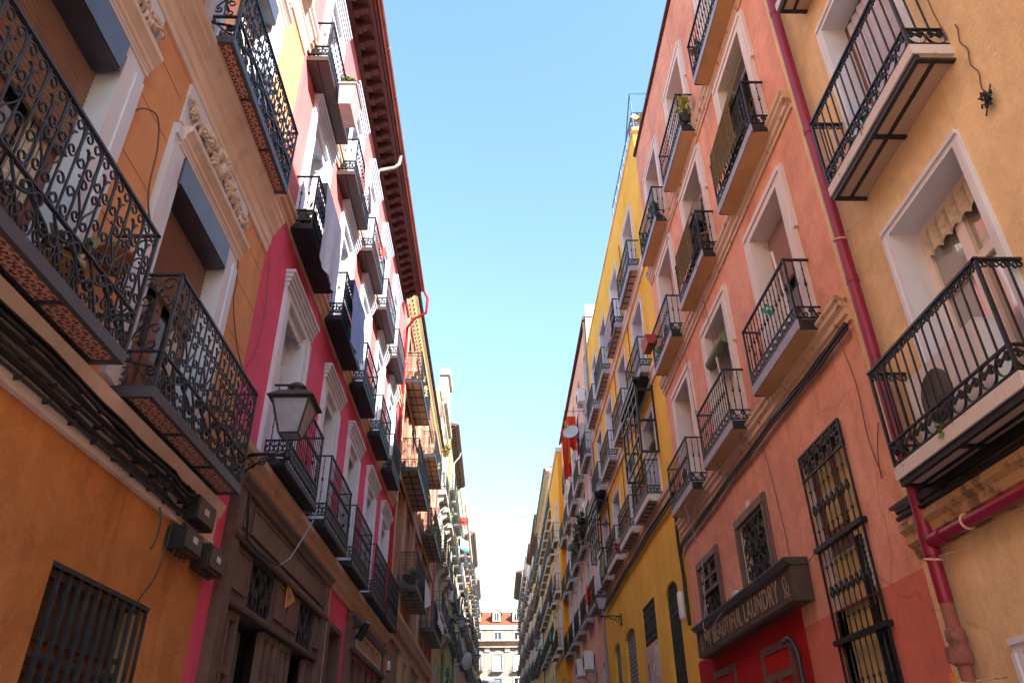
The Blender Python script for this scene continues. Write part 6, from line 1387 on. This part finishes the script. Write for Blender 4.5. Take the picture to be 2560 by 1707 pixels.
def skinned(name, J, E, mat, wloc, parent, sub=2):
    """one continuous body: J joint -> (position, radius); E edges, first joint is the root"""
    keys = list(J); me = bpy.data.meshes.new(name); base = Vector(wloc)
    me.from_pydata([Vector(J[k][0])-base for k in keys], [(keys.index(a), keys.index(b)) for a, b in E], [])
    me.materials.append(M[mat]); o = link(name, me, wloc, parent)
    md = o.modifiers.new('Skin', 'SKIN'); md.use_smooth_shade = True
    for i, k in enumerate(keys): r = J[k][1]; me.skin_vertices[0].data[i].radius = (r, r) if not isinstance(r, tuple) else r
    me.skin_vertices[0].data[0].use_root = True
    s = o.modifiers.new('Subdivision', 'SUBSURF'); s.levels = 1; s.render_levels = sub
    return o
def person(lab, base, fwd, J, top, legs, hairmat, hair_r, long_hair=False):
    """J holds joints in (forward, side, up) metres from the feet"""
    f = Vector(fwd).normalized(); sd = Vector((-f.y, f.x, 0)); B = Vector(base)
    P = {k: B+f*p[0]+sd*p[1]+Vector((0, 0, p[2])) for k, p in J.items()}
    R = dict(pelvis=.12, waist=.115, chest=.13, neck=.05, head=.088, crown=.092, shL=.06, shR=.06, elL=.042, elR=.042, wrL=.028, wrR=.028, paL=.03, paR=.03, hiL=.085, hiR=.085, knL=.06, knR=.06, anL=.042, anR=.042, toL=.036, toR=.036)
    body = {k: (P[k], R[k]) for k in R}
    E = [('pelvis', 'waist'), ('waist', 'chest'), ('chest', 'neck'), ('neck', 'head'), ('head', 'crown')]
    for s in 'LR': E += [('chest', 'sh'+s), ('sh'+s, 'el'+s), ('el'+s, 'wr'+s), ('wr'+s, 'pa'+s), ('pelvis', 'hi'+s), ('hi'+s, 'kn'+s), ('kn'+s, 'an'+s), ('an'+s, 'to'+s)]
    for s in 'LR':
        d = (P['pa'+s]-P['wr'+s]).normalized(); q = d.cross(sd).normalized() if d.cross(sd).length > .1 else f; l = (.075, .085, .08, .062)
        for k in range(4):
            a = P['pa'+s]+d*.03+sd*(.012*(k-1.5)*1.4); b = a+d*l[k]*.5-q*.006; c = b+d*l[k]*.42-q*.02
            for n_, p_, r_ in (('a', a, .010), ('b', b, .009), ('c', c, .0075)): body[f'f{s}{k}{n_}'] = (p_, r_)
            E += [('pa'+s, f'f{s}{k}a'), (f'f{s}{k}a', f'f{s}{k}b'), (f'f{s}{k}b', f'f{s}{k}c')]
        a = P['wr'+s]+d*.03+sd*.03; body['t'+s+'a'] = (a, .011); body['t'+s+'b'] = (a+d*.04+sd*.02, .009); E += [('pa'+s, 't'+s+'a'), ('t'+s+'a', 't'+s+'b')]
    t = thing('person', base, lab, 'person'); skinned('body', body, E, 'skin', base, t)
    tk = ['pelvis', 'waist', 'chest', 'neck', 'shL', 'shR', 'elL', 'elR', 'wrL', 'wrR']
    tr = {k: (P[k], R[k]+.022) for k in tk}; tr['neck'] = (P['chest'].lerp(P['neck'], .75), .062)
    for s in 'LR': tr['wr'+s] = (P['el'+s].lerp(P['wr'+s], .9), .042)
    skinned('jumper', tr, [e for e in E if e[0] in tk and e[1] in tk], top, base, t)
    lk = ['pelvis', 'hiL', 'hiR', 'knL', 'knR', 'anL', 'anR']; lr = {k: (P[k], R[k]+.016) for k in lk}
    skinned('trousers', lr, [e for e in E if e[0] in lk and e[1] in lk], legs, base, t)
    ax = (P['crown']-P['neck']).normalized(); C_ = P['head'].lerp(P['crown'], .55)
    fx = (f-ax*f.dot(ax)).normalized() if abs(f.dot(ax)) < .95 else ax.orthogonal().normalized(); sy = ax.cross(fx)
    mb = MB()
    def hp_(i, j):
        th = 2*pi*i; ph = pi*.62*j; v = ax*math.cos(ph)+(fx*math.cos(th)+sy*math.sin(th))*math.sin(ph)
        k = 1 if fx.dot(v) < .35 else .90
        return tuple(C_+v*hair_r*k)
    mb.grid(hp_, 20, 10)
    if long_hair: mb.tube([tuple(C_+ax*.07), tuple(C_-fx*.08), tuple(C_-fx*.07-ax*.1+Vector((0, 0, -.06))), tuple(C_-fx*.02-ax*.08+Vector((0, 0, -.28)))], [.07, .10, .09, .03], 10)
    part(mb, 'hair', M[hairmat], t, F0)
    mb = MB(); nb = C_+fx*.088-ax*.03; mb.tube([tuple(nb+ax*.03), tuple(nb+fx*.022-ax*.012), tuple(nb-ax*.02)], [.008, .014, .008], 6)
    for s in (-1, 1):
        mb.tube([tuple(C_+sy*s*.088-ax*.0+ax*.02), tuple(C_+sy*s*.095-ax*.03)], .014, 6)
        mb.lathe(tuple(C_+fx*.078+sy*s*.03+ax*.004), [(.002, -.008), (.011, 0), (.002, .008)], 6, 1)
    mb.tube([tuple(C_+fx*.082-ax*.07+sy*.025), tuple(C_+fx*.082-ax*.07-sy*.025)], .006, 5, 2)
    part(mb, 'face', [M['skin'], M['hair'], M['wine']], t, F0)
    return t
man = dict(pelvis=(-.02, 0, .90), waist=(.02, 0, 1.06), chest=(.13, 0, 1.30), neck=(.22, 0, 1.45), head=(.285, 0, 1.53), crown=(.315, 0, 1.61), shL=(.15, .18, 1.36), shR=(.15, -.18, 1.36), elL=(.34, .22, 1.14), elR=(.36, -.2, 1.16), wrL=(.52, .12, 1.16), wrR=(.42, -.10, 1.36), paL=(.57, .08, 1.17), paR=(.41, -.07, 1.44), hiL=(-.02, .09, .84), hiR=(-.02, -.09, .84), knL=(.02, .1, .46), knR=(.0, -.1, .46), anL=(-.03, .1, .07), anR=(-.06, -.1, .07), toL=(.12, .11, .04), toR=(.1, -.11, .04))
person('balding man in brown jumper and jeans leaning over a railing, hand at his mouth', (-3.04, 52.3, 9.58), (1, -.1, 0), man, 'brownjumper', 'jeans', 'greyhair', .096)
bent = dict(pelvis=(-.22, 0, .66), waist=(-.10, 0, .76), chest=(.05, 0, .86), neck=(.17, 0, .90), head=(.24, 0, .89), crown=(.33, 0, .90), shL=(.08, .16, .90), shR=(.08, -.16, .90), elL=(.13, .23, .64), elR=(.22, -.24, .78), wrL=(.30, .15, .52), wrR=(.36, -.14, .96), paL=(.36, .13, .51), paR=(.38, -.11, 1.03), hiL=(-.22, .09, .62), hiR=(-.22, -.09, .62), knL=(.02, .1, .38), knR=(.0, -.1, .38), anL=(-.16, .1, .07), anR=(-.18, -.1, .07), toL=(-.02, .11, .04), toR=(-.04, -.11, .04))
person('person with black hair and dark clothes bending over a coral balcony', (4.0, 10.62, 9.44), (-1, -.25, 0), bent, 'darkcloth', 'darkcloth', 'hair', .108, True)

# ================================================================ GROUND, SKY, SUN, CAMERA
def gz(y): return 0 if y < 20 else .055*(y-20)
def strip(x0, x1, dz, ys, name, mat):
    mb = MB()
    for a, b in zip(ys[:-1], ys[1:]): mb.quad([(x0, a, gz(a)+dz), (x1, a, gz(a)+dz), (x1, b, gz(b)+dz), (x0, b, gz(b)+dz)])
    return setting(name, mb, M[mat])
ys = [-60, 0, 20]+[20+10*k for k in range(1, 13)]
mb = MB(); mb.quad([(-600, -600, -.4), (600, -600, -.4), (600, 900, -.4), (-600, 900, -.4)]); setting('ground', mb, M['asphalt'])
strip(-1.9, 2.5, -.05, ys, 'road', 'paving')
for x0, x1, k0, k1 in ((-3.215, -2.05, -2.05, -1.9), (2.65, 3.825, 2.5, 2.65)):
    strip(x0, x1, .08, ys, 'pavement', 'paving'); mb = MB()
    for a, b in zip(ys[:-1], ys[1:]):
        mb.add([(k0, a, gz(a)-.06), (k1, a, gz(a)-.06), (k1, b, gz(b)-.06), (k0, b, gz(b)-.06), (k0, a, gz(a)+.085), (k1, a, gz(a)+.085), (k1, b, gz(b)+.085), (k0, b, gz(b)+.085)], [(4, 5, 6, 7), (0, 1, 5, 4), (1, 2, 6, 5), (2, 3, 7, 6), (3, 0, 4, 7)])
    setting('kerb', mb, M['kerb'])

w = bpy.data.worlds.new('World'); scene.world = w; w.use_nodes = True; nt = w.node_tree
bg = nt.nodes['Background']; sky = nt.nodes.new('ShaderNodeTexSky'); sky.sky_type = 'NISHITA'; sky.sun_disc = False
SUN = Vector((.74, -.67, .65)).normalized(); el = math.asin(SUN.z); az = math.atan2(SUN.x, SUN.y)
sky.sun_elevation = el; sky.sun_rotation = az; sky.altitude = 2500; sky.air_density = SKY_AIR; sky.dust_density = SKY_DUST; sky.ozone_density = SKY_OZ
nt.links.new(sky.outputs[0], bg.inputs[0]); bg.inputs[1].default_value = SKY_STR
sl = bpy.data.lights.new('Sun', 'SUN'); sl.energy = SUN_E; sl.angle = math.radians(.5); sl.color = (1, .965, .92)
so = bpy.data.objects.new('sun', sl); COL.objects.link(so); so.rotation_euler = SUN.to_track_quat('Z', 'Y').to_euler(); so.location = (20, -20, 40)
cam = bpy.data.cameras.new('Camera'); co = bpy.data.objects.new('camera', cam); COL.objects.link(co); scene.camera = co
cam.sensor_width = 36; cam.lens = 1870.85/2560*36; cam.clip_start = .05; cam.clip_end = 3000
pit, yaw, rol = .531145234, .023521453, -.010048335
fw = Vector((math.sin(yaw)*math.cos(pit), math.cos(yaw)*math.cos(pit), math.sin(pit))); rt = Vector((math.cos(yaw), -math.sin(yaw), 0)); up = rt.cross(fw)
r2 = rt*math.cos(rol)+up*math.sin(rol); u2 = up*math.cos(rol)-rt*math.sin(rol)
mt = Matrix((r2, u2, -fw)).transposed().to_4x4(); mt.translation = (0, 0, 1.6); co.matrix_world = mt
vs = scene.view_settings; vs.view_transform = 'Standard'; vs.look = 'None'; vs.gamma = 1; vs.exposure = EXPO; vs.use_curve_mapping = False
scene.cycles.max_bounces = 10; scene.cycles.diffuse_bounces = 8; scene.cycles.glossy_bounces = 3; scene.cycles.use_denoising = True
scene.cycles.sample_clamp_indirect = 8; scene.cycles.caustics_reflective = False
for o in scene.objects:                                             # every house of the street shares one group
    if o.parent is None and o.get('category') == 'building': o['group'] = 'houses along the street'
